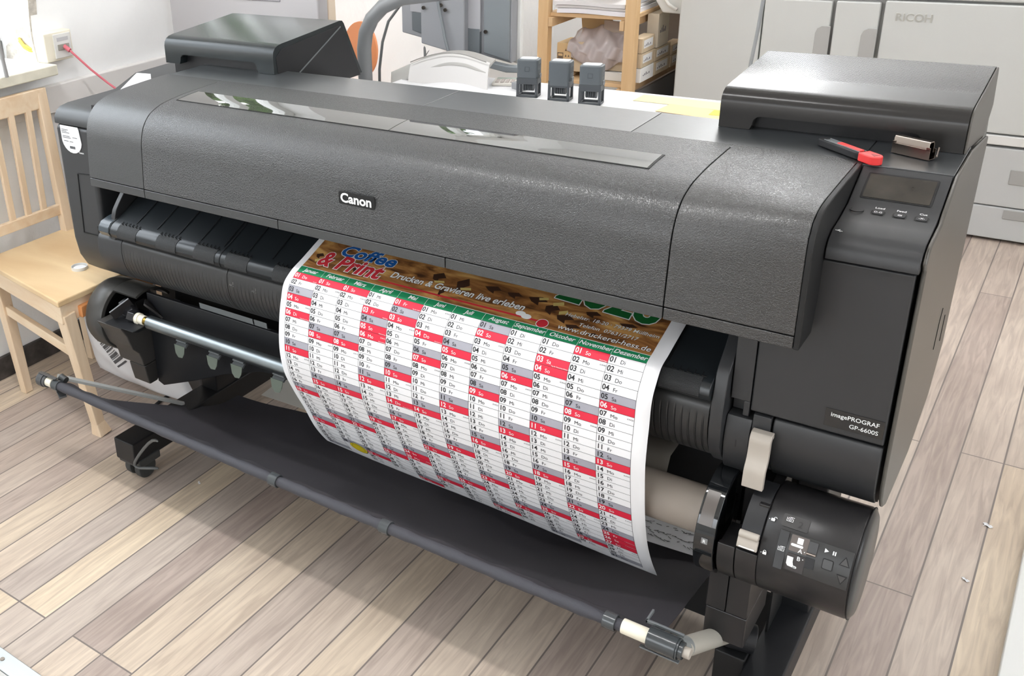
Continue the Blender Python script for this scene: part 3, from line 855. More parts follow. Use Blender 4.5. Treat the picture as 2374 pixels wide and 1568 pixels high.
for an in (28.6, 21.2):
    O, U, V = frame_at(1.8825, an, R0 + .0022); wi.rrect(O, U, V, .0016, .0016, .0002, .0007)
# sheet + roll pictograms
def picto(mb, x, ang, flip):
    O, U, V = frame_at(x, ang, R0 + .0022)
    if not flip:
        mb.poly(O, U, V, [(-.001, -.001), (.0075, -.001), (.0075, .0085), (-.001, .0085)], .0002)
        mb.rrect(O + V * -.0045, U, V, .018, .0042, .0002, .0019)
    else:
        mb.poly(O, U, V, [(-.0085, -.004), (-.006, -.0075), (.006, -.0085), (.006, -.0065), (.002, -.004), (.0005, .001), (.0005, .0085), (-.0085, .0085)], .0002)
        mb.rrect(O + V * -.0068 + U * .0045, U, V, .006, .004, .0002, .0019)
picto(wi, 1.8700, 35.0, False); picto(wi, 1.8685, 15.5, True)
O, U, V = frame_at(1.9120, 36.8, R0 + .0022); wi.poly(O, U, V, [(-.0028, -.0034), (.0032, 0), (-.0028, .0034)], .0002)
for d in (-.0018, .0012):
    O, U, V = frame_at(1.9235 + d, 36.6, R0 + .0022); wi.rrect(O, U, V, .0017, .0062, .0002, .0004)
def spool(mb, x, ang, s):
    O, U, V = frame_at(x, ang, R0 + .0022)
    def rg(ro, ri, n=20):
        vs = [O + U * math.cos(6.283 * i / n) * ro + V * math.sin(6.283 * i / n) * ro for i in range(n)] + [O + U * math.cos(6.283 * i / n) * ri + V * math.sin(6.283 * i / n) * ri for i in range(n)]
        mb.add(vs, [(i, (i + 1) % n, n + (i + 1) % n, n + i) for i in range(n)])
    rg(.0030 * s, .0023 * s); rg(.0012 * s, .0006 * s)
    mb.poly(O, U, V, [(0, .0026 * s), (.0056 * s, .0026 * s), (.0056 * s, .0033 * s), (0, .0033 * s)], .0001)
    mb.poly(O, U, V, [(-.0046 * s, .0020 * s), (-.0039 * s, .0020 * s), (-.0039 * s, -.0036 * s), (.0042 * s, -.0036 * s), (.0042 * s, .0012 * s), (.0049 * s, .0012 * s), (.0049 * s, -.0043 * s), (-.0046 * s, -.0043 * s)], .0001)
spool(wi, 1.8485, 25.5, 1.0); spool(wi, 1.8500, 55.0, 1.05)
def padlock(mb, x, ang, op):
    O, U, V = frame_at(x, ang, R0 + .0012)
    mb.rrect(O, U, V, .0058, .0046, .0002, .0006)
    q = []
    o = .0032 if op else 0
    pts = [(math.cos(math.radians(a)), math.sin(math.radians(a))) for a in range(0, 181, 20)]
    for k in range(len(pts) - 1):
        (a, b), (c, d) = pts[k], pts[k + 1]
        q = [(o + a * .0024, .0030 + b * .0024), (o + c * .0024, .0030 + d * .0024), (o + c * .0016, .0030 + d * .0016), (o + a * .0016, .0030 + b * .0016)]
        mb.poly(O, U, V, q, .0002)
    mb.poly(O, U, V, [(o - .0024, .0015), (o - .0016, .0015), (o - .0016, .0031), (o - .0024, .0031)], .0002)
    if not op: mb.poly(O, U, V, [(.0016, .0015), (.0024, .0015), (.0024, .0031), (.0016, .0031)], .0002)
    mb.rrect(O - U * .0052, U, V, .0014, .0014, .0002, .0006)
padlock(wi, 1.8262, 49.2, True); padlock(wi, 1.8262, 14.8, False)
P('panel_symbols', wi, K['print'], PN, smooth=False)
ky = []
P('stop_key', patch(1.9175, 24.5, .0140, .0150, .002, .0010), mat('key grey', (58, 58, 58), .4), PN, bevel=.0005)
for an, s_ in ((32.0, 1), (15.2, -1)):
    mb = MB(); O, U, V = frame_at(1.9400, an, R0 + .0012)
    mb.poly(O, U, V, [(-.0062, -.0055 * s_), (.0062, -.0055 * s_), (0, .0068 * s_)] if s_ > 0 else [(-.0062, .0055), (0, -.0068), (.0062, .0055)], .0014)
    P('arrow_key', mb, mat('arrow key', (60, 58, 57), .4), PN, bevel=.0005)
    o_ = MB(); o_.poly(O, U, V, [(-.0078, -.0065 * s_), (.0078, -.0065 * s_), (0, .0088 * s_)] if s_ > 0 else [(-.0078, .0065), (0, -.0088), (.0078, .0065)], .0003)
    P('key_surround', o_, K['black'], PN, smooth=False)
P('key_surround', patch(1.9175, 24.5, .0160, .0170, .0025, .0003), K['black'], PN)
P('unit_number_frame', patch(1.8590, 53.2, .040, .0215, .003, .0003, .0003), mat('frame dark', (44, 43, 43), .35), HS)
nb = MB(); O, U, V = frame_at(1.8665, 52.4, R0 + .0012); nb.text('2', O - V * .005, U, V, .0150, align='CENTER', bold=.01, lift=0)
P('unit_number', nb, mat('embossed digit', (24, 23, 23), .3), HS, smooth=False)
# flange of the roll holder
fl = MB()
FRr = .0965
fl.ring((1.7150, AY, AZ), (1.7480, AY, AZ), FRr, FRr - .010, 56); fl.cyl((1.7220, AY, AZ), (1.7430, AY, AZ), FRr - .008, n=48)
FL = P('roll_flange', fl, K['gloss'], bevel=.0015, ang=40)
w_ = MB()
vs = []
prof = [cp(0, a, FRr + .0006)[1:] for a in range(22, 62, 4)]
w_.exx(prof + [cp(0, a, FRr - .002)[1:] for a in range(58, 21, -4)], 1.7190, 1.7400)
P('flange_window', w_, mat('smoked grey insert', (92, 86, 82), .3), FL)
w_ = MB(); O, U, V = frame_at(1.7330, 6, FRr + .0004); w_.rrect(O, U, V, .0105, .011, .0005, .001)
P('side_mark', w_, mat('grey sticker', (120, 120, 120), .5), FL)
w_ = MB(); w_.text('R', O - V * .003 + (O - Vector((O.x, AY, AZ))).normalized() * .0008, U, V, .0085, bold=.02, align='CENTER')
P('side_letter', w_, K['print'], FL, smooth=False)
# spindle tube
P('spindle', MB().cyl((.272, AY, AZ), (1.716, AY, AZ), .0178, n=32), K['steel'], ang=40, label='galvanised steel tube')
P('spindle_tip', MB().cyl((.236, AY, AZ), (.256, AY, AZ), .0130, n=20).cyl((.226, AY, AZ), (.237, AY, AZ), .0155, n=20), K['cream'], ang=40, label='cream end bush')
P('spindle_collar', MB().cyl((.255, AY, AZ), (.273, AY, AZ), .0115, n=20), mat('brass collar', (150, 125, 60), .3, metal=1), ang=40)
# left-hand holder
HY, HZ = .300, .376
def hc(a, r): return (HY - r * math.cos(math.radians(a)), HZ + r * math.sin(math.radians(a)))
lh = MB(); nn = 56
st = [(.030, .050), (.032, .070), (.038, .084), (.048, .093), (.062, .098), (.112, .098), (.115, .095), (.115, .084)]
vs = []
for x_, rr in st:
    for i in range(nn):
        y_, z_ = hc(360 * i / nn, rr); vs.append((x_, y_, z_))
fs = [(k * nn + i, k * nn + (i + 1) % nn, (k + 1) * nn + (i + 1) % nn, (k + 1) * nn + i) for k in range(len(st) - 1) for i in range(nn)] + [tuple(reversed(range(nn)))]
lh.add(vs, fs)
pr_ = [hc(a, .098) for a in range(66, 150, 6)]; pi_ = [hc(a, .091) for a in range(66, 150, 6)]
lh.exx(pr_ + pi_[::-1], .115, .205)
LH = P('left_holder', lh, mat('left holder plastic', (64, 63, 61), .38), ang=45)
lh = MB(); lh.cyl((.085, HY, HZ), (.095, HY, HZ), .092, n=48)
P('holder_inside', lh, K['black'], LH, ang=40)
lh = MB(); lh.exx([(.190, .404), (.198, .390), (.208, .372), (.214, .350), (.222, .328), (.240, .308), (.246, .290), (.250, .2665), (.330, .2665), (.36, .404)], .116, .213)
BR = P('holder_bracket', lh, mat('bracket plastic', (66, 64, 62), .42), LH, bevel=.003)
lh = MB(); lh.exx([(.2515, .2645), (.256, .235), (.262, .205), (.290, .205), (.330, .2645)], .150, .213)
P('bracket_foot', lh, mat('bracket plastic dark', (58, 56, 54), .42), LH, bevel=.003)
lh = MB(); lh.exx([(.188, .408), (.207, .3985), (.30, .3985), (.30, .408)], .150, .262)
P('holder_ledge', lh, K['dark'], LH, bevel=.002)
lh = MB(); lh.cyl((.200, AY, AZ), (.226, AY, AZ), .020, n=6); lh.cyl((.150, AY + .03, AZ), (.202, AY + .008, AZ), .030, r2=.018, n=8)
P('holder_jaw', lh, mat('jaw black', (30, 30, 32), .25), LH, bevel=.002)
lh = MB(); lh.beam((.185, AY + .02, AZ + .030), (.160, AY - .030, AZ + .002), .030, .006, up=(1, 0, 0)); lh.beam((.226, AY + .03, AZ + .035), (.258, AY + .06, AZ - .01), .03, .006)
P('jaw_lever', lh, mat('jaw lever', (52, 50, 50), .2), LH, bevel=.001)
lh = MB(); lh.exy([(.214, .400), (.214, .203), (.235, .195), (.357, .245), (.476, .300), (.60, .345), (.95, .40), (.95, .470), (.214, .470)], .290, .300)
P('side_gusset', lh, K['dark'], bevel=.002)
# right bracket column under the drive housing
rb = MB(); rb.box((1.7350, .188, .262), (1.7680, .330, .345)); rb.box((1.7690, .188, .262), (1.8050, .330, .345))
RB = P('bracket_column', rb, hbm, bevel=.002)
P('bracket_column_base', MB().box((1.7350, .190, .1950), (1.8050, .325, .2600)), hbm, RB, bevel=.003)
# hanging paper clips under the spindle
def hclip(x):
    c = MB(); c.sheet([(.285, .388), (.262, .384), (.246, .374)], x - .018, x + .018, -.006)
    for k in range(3):
        c.cyl((x - .018, .276 - .012 * k, .3905 - .0035 * k), (x + .018, .276 - .012 * k, .3905 - .0035 * k), .0028, n=8)
    r = P('media_clip', c, K['bright'], bevel=.0008)
    s = MB(); s.poly((x - .001, .2455, .372), (1, 0, 0), (0, 0, 1), [(-.019, .003), (-.017, -.022), (-.009, -.033), (.006, -.031), (.014, -.018), (.019, .003)], .0016)
    P('clip_shield', s, mat('smoky clear plastic', (120, 128, 118), .12), r)
    s = MB(); s.beam((x + .012, .262, .378), (x + .05, .300, .398), .014, .010)
    P('clip_arm', s, K['dark'], r)
for x_ in (.372, .488, .570, .70):
    hclip(x_)
for x_ in (.21, .335, .434, .56):
    s = MB(); s.beam((x_, .398, .395), (x_ + .004, .398, .335), .010, .003, up=(0, 1, 0)); s.beam((x_ + .004, .397, .335), (x_ + .004, .397, .308), .015, .004, up=(0, 1, 0)); s.beam((x_, .397, .405), (x_, .397, .392), .022, .004, up=(0, 1, 0))
    P('cable_tie', s, K['bright'], RU, bevel=.0006)

# stand ---------------------------------------------------------------
for nm, xa, xb in (('l', .225, .300), ('r', 1.802, 1.868)):
    F = P('stand_foot', MB().box((xa, .105 if nm == 'l' else -.12, .062), (xb, .80, .125)), K['dark'], bevel=.004)
    P('stand_column', MB().box((xa + .006, .43, .12), (xb - .006, .58, .52)), K['dark'], F, bevel=.004)
    for yc in ((.150 if nm == 'l' else -.05), .74):
        c = MB(); c.cyl((xa + .010, yc, .030), (xa + .030, yc, .030), .030, n=24); c.cyl((xb - .028, yc, .030), (xb - .008, yc, .030), .030, n=24)
        w = P('caster_wheel', c, mat('soft black tyre', (58, 60, 60), .6), F, bevel=.003)
        c = MB(); c.box((xa - .004, yc - .035, .046), (xb + .004, yc + .04, .070)); c.cyl((xa + .012, yc, .03), (xb - .01, yc, .03), .008)
        P('caster_housing', c, mat('caster grey', (64, 66, 66), .5), w, bevel=.004)
P('stand_brace', MB().box((.29, .70, .30), (1.81, .74, .36)), K['dark'], bevel=.004)
P('stand_column_cover', MB().exx([(.335, .05), (.62, .05), (.56, .34), (.34, .34)], 1.8085, 1.8125), K['black'])
P('dark_filler_panel', MB().box((1.55, .44, .012), (1.80, .45, .125)), K['black'], bevel=.001)  # thin black panel filling the dark gap beside the right foot
# collar where the right arm plugs in
P('arm_socket', MB().cyl((1.760, .262, .156), (1.806, .276, .150), .027, n=24), K['dark'], bevel=.002, ang=40)
P('socket_box', MB().box((1.748, .235, .05), (1.802, .30, .130)), K['black'], bevel=.003)

# catch basket --------------------------------------------------------
RY, RZ = .050, .270
def rod_sag(x):
    return .006 * math.sin((x - .05) / 1.68 * math.pi)
CL_ = smooth_line([(.052, .272), (.085, .235), (.135, .185), (.21, .140), (.30, .112), (.39, .106), (.455, .118), (.485, .128)], 40)
def cloth(u, v):
    i = v * 39; k = min(int(i), 38); q = i - k
    y, z = [CL_[k][j] * (1 - q) + CL_[k + 1][j] * q for j in (0, 1)]
    xl = .100 + .26 * v ** 1.2; xr = 1.700 - .015 * v
    x = xl + (xr - xl) * u
    e = 1 - max(0, 1 - u / .22) ** 2 - max(0, 1 - (1 - u) / .22) ** 2
    rip = .007 * math.sin(9 * u + 5 * v) * v * (1 - v) * 2 + .004 * math.sin(23 * u - 9 * v) * v + .0025 * math.sin(47 * u + 4 * v) * (1 - v) * v * 2
    z = z + rip - rod_sag(x) * (1 - v) + (.035 * (1 - e)) * math.sin(math.pi * min(1, v * 1.1))
    tr_ = max(0, (u - .72) / .28) ** 2; z = z * (1 - tr_) + tr_ * (.272 - .125 * v)
    y = y - .04 * max(0, 1 - u / .30) * v
    return (x, y, z)
ck = MB(); ck.grid(cloth, 120, 50, th=(0, 0, -.0015))
CT = P('basket_cloth', ck, K['cloth'], ang=80)
hemm = MB()
pth = [(.10 + 1.60 * i / 60, RY, RZ - rod_sag(.10 + 1.6 * i / 60)) for i in range(61)]
hemm.tube(pth, [.0112 + .0008 * math.sin(i * 1.3) + .0006 * math.sin(i * 3.1) for i in range(61)], 16)
P('cloth_sleeve', hemm, mat('sleeve fabric', (66, 66, 72), .75, bump=(1200, .0003)), CT, ang=70)
hm2 = MB()
hm2.grid(lambda u, v: (.105 + 1.59 * u, RY + .004 + .030 * v, RZ + .0085 - .018 * v - rod_sag(.1 + 1.6 * u) + .0022 * math.sin(60 * u + 2 * v) * v + .0016 * math.sin(141 * u)), 160, 4, th=(0, 0, -.0012))
P('cloth_hem', hm2, K['cloth'], CT, ang=80)
RD = P('basket_rod', MB().cyl((.046, RY, RZ), (.10, RY, RZ), .0085, n=20).cyl((1.70, RY, RZ), (1.735, RY, RZ), .0085, n=20).cyl((.08, RY, RZ - .003), (1.72, RY, RZ - .003), .006, n=12), K['white'], ang=40)
for x_ in (.098, .850, 1.145, 1.618):
    c = MB(); c.ring((x_ - .011, RY, RZ - rod_sag(x_)), (x_ + .011, RY, RZ - rod_sag(x_)), .0150, .0118, 24)
    P('rod_clip', c, mat('glossy dark clip', (70, 74, 76), .15), RD, bevel=.0008, ang=40)
P('rod_end_sleeve', MB().cyl((1.640, RY, RZ), (1.690, RY, RZ), .0132, n=24), K['cream'], RD, bevel=.001, ang=40, label='cream rod end')
P('rod_end_sleeve', MB().cyl((.058, RY, RZ), (.082, RY, RZ), .0125, n=24), K['cream'], RD, bevel=.001, ang=40)
c = MB(); c.cyl((1.686, RY, RZ), (1.735, RY, RZ), .0190, n=28); c.ring((1.735, RY, RZ), (1.7385, RY, RZ), .0185, .0140); c.cyl((1.738, RY, RZ), (1.746, RY, RZ), .0150, n=24)
P('arm_joint', c, mat('dark joint', (62, 66, 68), .2), bevel=.0012, ang=40)
c = MB(); c.cyl((1.744, RY, RZ), (1.757, RY, RZ), .0098, n=20); P('joint_knob', c, K['beige'], bevel=.001, ang=40)
c = MB(); c.box((1.672, RY - .004, RZ - .0285), (1.740, RY + .004, RZ - .0255))
P('joint_foot_plate', c, K['bright'], bevel=.0008)
c = MB(); c.box((1.672, RY + .018, RZ + .010), (1.738, RY + .0225, RZ + .016)); c.box((1.672, RY + .018, RZ + .010), (1.676, RY + .050, RZ + .016))
P('joint_plate', c, K['bright'], bevel=.0008)
c = MB(); c.tube([(1.737, .070, .258), (1.748, .15, .215), (1.765, .262, .156)], .0168, 24); 
P('basket_arm', c, mat('warm grey arm', (176, 172, 162), .35), ang=40, label='warm grey tube arm')
c = MB(); c.tube([(1.7315, .058, .2655), (1.738, .082, .252)], .0178, 24)
P('arm_cap', c, mat('arm cap grey', (128, 132, 132), .3), ang=40)
# left arm
c = MB(); c.beam((.072, RY + .022, RZ + .008), (.262, .330, .125), .016, .008, w2=.012)
P('basket_arm', c, mat('pale grey arm', (168, 170, 168), .35), bevel=.001, label='pale grey flat arm')
c = MB(); c.cyl((.030, RY, RZ), (.050, RY, RZ), .019, n=24); c.cyl((.052, RY, RZ), (.060, RY, RZ), .017, n=24); c.box((.030, RY - .006, RZ + .018), (.10, RY + .004, RZ + .021)); c.beam((.045, RY + .03, RZ - .012), (.12, RY - .004, RZ - .028), .02, .006)
P('arm_joint', c, mat('dark joint left', (76, 78, 80), .25), bevel=.0012, ang=40)
c = MB(); c.cyl((.088, RY + .022, RZ + .012), (.108, RY + .022, RZ + .006), .010, n=16)
P('joint_knob', c, mat('joint knob dark', (60, 62, 62), .25), bevel=.001, ang=40)

# ------------------------------------------------------------------ paper roll on the spindle (rests on the printer)
R1 = MB(); R1.ring((1.02, AY, AZ), (1.7140, AY, AZ), .0430, .0195, 48)
pr_ = single('paper_roll', 'grey beige paper roll on the steel spindle under the printer', 'paper roll', R1, mat('roll back side', (158, 148, 138), .6), ang=40)
tp = MB(); tp.sheet([(.282, .425), (.290, .470), (.330, .53)], 1.03, 1.60, .0006)
c_ = fin('paper_web', MB().sheet([(.2832, .418), (.2870, .44), (.300, .466), (.36, .470)], 1.20, 1.615, .0006), mat('web grey', (150, 145, 138), .7), None, ang=60)
c_.parent = pr_; c_.location = -pr_.location

# ------------------------------------------------------------------ the calendar sheet
PLp = [(.269, .745), (.215, .724), (.175, .709), (.152, .692), (.139, .66), (.125, .598), (.121, .548), (.129, .492), (.155, .431), (.186, .371), (.219, .303), (.254, .251), (.292, .207)]
PRp = [(.299, .734), (.225, .7105), (.192, .699), (.178, .682), (.166, .664), (.158, .60), (.155, .53), (.163, .47), (.174, .414), (.198, .338), (.230, .275), (.266, .219)]
def resamp(Pp, off):
    L = np.array(smooth_line(Pp, 500)); a = np.r_[0, np.cumsum(np.linalg.norm(np.diff(L, axis=0), axis=1))] - off
    return a, L
aL_, L_ = resamp(PLp, 0.0); aR_, R_ = resamp(PRp, .013)
XL_, XR_ = .83, 1.62
def prof_at(a, L, s):
    if s < a[0]:
        d = L[0] - L[6]; d = d / np.linalg.norm(d); return L[0] + d * (a[0] - s)
    if s > a[-1]:
        d = L[-1] - L[-8]; d = d / np.linalg.norm(d); return L[-1] + d * (s - a[-1])
    return np.array([np.interp(s, a, L[:, 0]), np.interp(s, a, L[:, 1])])
SS = np.linspace(-.14, .66, 801)
TL = np.array([prof_at(aL_, L_, s) for s in SS]); TR = np.array([prof_at(aR_, R_, s) for s in SS])
def S3(a, s, lift=0.0):
    t = a / (XR_ - XL_)
    i = (s + .14) / .001; k = int(max(0, min(799, math.floor(i)))); q = i - k
    def pt(k, q):
        l = TL[k] * (1 - q) + TL[k + 1] * q; r = TR[k] * (1 - q) + TR[k + 1] * q
        return l * (1 - t) + r * t
    p = pt(k, q)
    if lift:
        d = pt(min(799, k + 3), 0) - pt(max(0, k - 3), 0); d = d / np.linalg.norm(d)
        # outward normal = towards the camera side (up, then -y)
        p = p + np.array([d[1], -d[0]]) * lift
    wv = .0015 * math.sin(7 * a + 5 * s) * max(0, s)
    return (XL_ + a, p[0] + wv, p[1])
CW = XR_ - XL_; SEND = .618
sh = MB()
nu, nv = 40, 380
sh.grid(lambda u, v: S3(u * CW, -.12 + (SEND + .12) * v + .006 * math.sin(9 * u) * v), nu, nv)
sheet_o = single('printed_calendar', 'large printed wall calendar sheet for 2026 hanging from the printer front', 'calendar', sh, K['paper'], ang=80)
so = sheet_o.modifiers.new('thick', 'SOLIDIFY'); so.thickness = .0003; so.offset = 0
SLOC = sheet_o.location.copy()
def calpart(name, mb, mats, label=None):
    mb.v = [tuple(Vector(p) - SLOC) for p in mb.v]
    mb.keepn = True
    o = fin(name, mb, mats, None, ang=180, label=label, smooth=True)
    o.parent = sheet_o
    return o
def quad(mb, a0, s0, a1, s1, lift, mi=0, na=2, ds=.004):
    ns = max(1, int(abs(s1 - s0) / ds + .5)); na = max(1, na)
    vs = [S3(a0 + (a1 - a0) * i / na, s0 + (s1 - s0) * j / ns, lift) for j in range(ns + 1) for i in range(na + 1)]
    fs = [(j * (na + 1) + i, (j + 1) * (na + 1) + i, (j + 1) * (na + 1) + i + 1, j * (na + 1) + i + 1) for j in range(ns) for i in range(na)]
    mb.add(vs, fs, mi)
def ctext(mb, st, a, s, size, lift=.0007, mi=0, bold=.0, align='LEFT', shear=0.0, sx=1.0, slope=0.0):
    vs, fs, w = glyphs(st, bold)
    ox = {'LEFT': 0, 'CENTER': -w / 2, 'RIGHT': -w}[align]
    mb.add([S3(a + (x + ox + shear * y) * size * sx, s - y * size + slope * x * size * sx, lift) for x, y in vs], fs, mi)
A0, A1 = .0152, .7645
S0, SH, RH = .0776, .0194, .01640
CWd = (A1 - A0) / 12
MONTHS = ['Januar', 'Februar', 'März', 'April', 'Mai', 'Juni', 'Juli', 'August', 'September', 'Oktober', 'November', 'Dezember']
WD = ['Mo', 'Di', 'Mi', 'Do', 'Fr', 'Sa', 'So']
HOL = {(1, 1): 'Neujahr', (1, 6): 'Heilige Drei Könige', (4, 3): 'Karfreitag', (4, 5): 'Ostersonntag', (4, 6): 'Ostermontag', (5, 1): 'Tag der Arbeit', (5, 14): 'Christi Himmelfahrt', (5, 25): 'Pfingstmontag', (6, 4): 'Fronleichnam', (10, 3): 'Tag der Deutschen Einheit', (11, 1): 'Allerheiligen', (12, 25): '1. Weihnachtstag', (12, 26): '2. Weihnachtstag'}
GREY = {(12, 24), (12, 31)}
red = mat('red ink', (222, 38, 66), .6); grey = mat('grey ink', (166, 166, 176), .6); green = mat('green ink', (18, 132, 84), .6); ink = mat('black ink', (34, 34, 38), .6)
cells = MB(); lines = MB(); tx = MB()
quad(cells, A0, S0, A1, S0 + SH, .00028, 2, 24)
for mth in range(12):
    a0 = A0 + CWd * mth; a1 = a0 + CWd
    ctext(tx, MONTHS[mth], (a0 + a1) / 2, S0 + SH * .72, .0136, mi=1, bold=.022, align='CENTER', shear=.2)
    nd = (datetime.date(2026 + (mth == 11), (mth + 1) % 12 + 1, 1) - datetime.timedelta(days=1)).day
    for d in range(1, 32):
        s0 = S0 + SH + RH * (d - 1); s1 = s0 + RH
        if d > nd:
            continue
        wd = datetime.date(2026, mth + 1, d).weekday(); key = (mth + 1, d)
        isred = wd == 6 or key in HOL; isg = (wd == 5 or key in GREY) and not isred
        if isred: quad(cells, a0, s0, a1, s1, .00028, 0, 2)
        elif isg: quad(cells, a0, s0, a1, s1, .00028, 1, 2)
        c = 1 if isred else 0
        ctext(tx, '%02d' % d, a0 + .0016, s0 + RH * .76, .0140, mi=c, bold=.022, sx=.90)
        ctext(tx, WD[wd], a0 + .0205, s0 + RH * .76, .0100, mi=c, bold=.0)
        if key in HOL: ctext(tx, HOL[key], a1 - .001, s0 + RH * .93, .0029, mi=c, align='RIGHT')
        if wd == 0: ctext(tx, 'KW%02d' % datetime.date(2026, mth + 1, d).isocalendar()[1], a1 - .001, s0 + RH * .45, .0042, mi=c, align='RIGHT')
        quad(lines, a0, s1 - .0003, a1, s1 + .0003, .00045, 0, 2)
    nr = nd if mth != 1 else 28
    quad(lines, a0 - .0003, S0 + SH, a0 + .0003, S0 + SH + RH * 31, .00045, 0, 1)
quad(lines, A1 - .0003, S0 + SH, A1 + .0003, S0 + SH + RH * 31, .00045, 0, 1)
quad(lines, A0, S0 + SH - .0003, A1, S0 + SH + .0003, .00045, 0, 24)
for m_ in range(1, 12):
    quad(lines, A0 + CWd * m_ - .0003, S0, A0 + CWd * m_ + .0003, S0 + SH, .00045, 1, 1)
quad(lines, A0, S0 - .0006, A1, S0 + .0006, .00045, 1, 24)
calpart('day_fields', cells, [red, grey, green])
calpart('table_rules', lines, [ink, K['print']])
calpart('table_text', tx, [ink, K['print']])
# header picture
hd = mat('brown wood photo print', (140, 95, 52), .55)
nt = hd.node_tree; b_ = nt.nodes['Principled BSDF']; t_ = [n for n in nt.nodes if n.type == 'TEX_COORD'][0]
mp = nt.nodes.new('ShaderNodeMapping'); mp.inputs['Scale'].default_value = (6, 22, 30); mp.inputs['Rotation'].default_value = (0, .3, .35)
nz = nt.nodes.new('ShaderNodeTexNoise'); nz.inputs['Scale'].default_value = 1.6; nz.inputs['Detail'].default_value = 7; nz.inputs['Distortion'].default_value = 1.5
rm = nt.nodes.new('ShaderNodeValToRGB'); e = rm.color_ramp.elements; e[0].position = .3; e[0].color = s2l((66, 38, 20)); e[1].position = .72; e[1].color = s2l((216, 172, 104))
q = e.new(.45); q.color = s2l((140, 92, 48)); q = e.new(.58); q.color = s2l((178, 128, 72))
nt.links.new(t_.outputs['Object'], mp.inputs[0]); nt.links.new(mp.outputs[0], nz.inputs['Vector']); nt.links.new(nz.outputs['Fac'], rm.inputs[0]); nt.links.new(rm.outputs[0], b_.inputs['Base Color'])
hp = MB(); quad(hp, A0, -.085, A1, S0 - .0006, .00028, 0, 30)
calpart('header_picture', hp, hd)
hs = MB()
shard = random.Random(12)
def cpoly(mb, pts, lift, mi=0):
    mb.add([S3(a, s, lift) for a, s in reversed(pts)] if True else [], [tuple(range(len(pts)))], mi)
for (a, s, w, h) in ((.13, .048, .035, .02), (.025, .035, .02, .012), (.30, .012, .03, .02), (.36, .016, .025, .03), (.42, .010, .03, .014), (.465, .012, .03, .012), (.51, .010, .035, .016), (.545, .022, .03, .02), (.575, .038, .035, .016), (.60, .055, .03, .01), (.335, .05, .012, .018), (.62, .012, .03, .012), (.69, .020, .03, .010), (.645, .062, .02, .008)):
    k = [(a + shard.uniform(-.2, .1) * w, s), (a + w * .6, s - h * .5), (a + w, s + h * .1), (a + w * .55, s + h * .45), (a + w * .62, s + h), (a + w * .15, s + h * .6)]
    cpoly(hs, k, .00036, 0)
for (a, s, w, h) in ((.555, .010, .018, .008), (.575, .028, .014, .008), (.525, .006, .016, .006), (.37, .03, .02, .006), (.31, .028, .02, .005), (.03, .05, .02, .007)):
    cpoly(hs, [(a, s), (a + w, s - h), (a + w * 1.2, s), (a + w * .2, s + h)], .00042, 1)
calpart('header_shapes', hs, [mat('dark brown ink', (58, 34, 20), .6), mat('pale wood ink', (206, 184, 112), .6)])
ht = MB()
blue = mat('blue ink', (22, 92, 168), .6); dred = mat('deep red ink', (196, 40, 52), .6)
ctext(ht, 'Coffee', .0720, .0215, .0445, .00048, 1, .060, shear=.18, sx=1.12)
ctext(ht, 'Coffee', .0720, .0215, .0445, .00058, 0, .032, shear=.18, sx=1.12)
ctext(ht, '&', .0400, .0620, .060, .00052, 1, .055, shear=.18, sx=.8)
ctext(ht, '&', .0400, .0620, .060, .00062, 2, .028, shear=.18, sx=.8)
ctext(ht, 'Print', .0850, .0620, .056, .00052, 1, .060, shear=.18, sx=.99)
ctext(ht, 'Print', .0850, .0620, .056, .00062, 2, .032, shear=.18, sx=.99)
ctext(ht, 'Drucken & Gravieren live erleben', .2165, .0475, .0230, .00054, 3, .045, shear=.18, sx=.935)
ctext(ht, 'Drucken & Gravieren live erleben', .2165, .0475, .0230, .00062, 1, .020, shear=.18, sx=.935)
quad(ht, .2000, .0612, .5500, .0655, .00050, 2, 20)
cc = [(.5600 + .0105 * math.cos(6.283 * k / 28), .0670 + .0105 * math.sin(6.283 * k / 28)) for k in range(28)]
cpoly(ht, [(.5600 + .0117 * math.cos(6.283 * k / 28), .0670 + .0117 * math.sin(6.283 * k / 28)) for k in range(28)], .00048, 1)
cpoly(ht, cc, .00056, 2)
for st, s_, sz, a_ in (('Hebelstr. 18-20 · 79379 Müllheim', .0335, .0120, .5885), ('Telefon  07631/2717', .0510, .0120, .6215), ('www.druckerei-hess.de', .0690, .0165, .5890)):
    w_ = glyphs(st, .0)[2]; tgt = {'H': .172, 'T': .108, 'w': .170}[st[0]]
    ctext(ht, st, a_, s_, sz, .00054, 3, .030, sx=tgt / (w_ * sz), shear=.12)
    ctext(ht, st, a_, s_, sz, .00062, 1, .006, sx=tgt / (w_ * sz), shear=.12)
ctext(ht, '2026', .5520, -.0075, .098, .00046, 1, .055, sx=.98, slope=.062)
ctext(ht, '2026', .5520, -.0075, .098, .00054, 4, .035, sx=.98, slope=.062)
for k in range(2):
    cpoly(ht, [(.512 + .013 * k + .010 * math.cos(6.283 * j / 20), .0560 + .004 * k + .0065 * math.sin(6.283 * j / 20)) for j in range(20)], .00050 + .00003 * k, 1)
calpart('header_lettering', ht, [blue, K['print'], dred, mat('shadow ink', (40, 28, 22), .6), mat('dark green ink', (16, 98, 44), .6)])
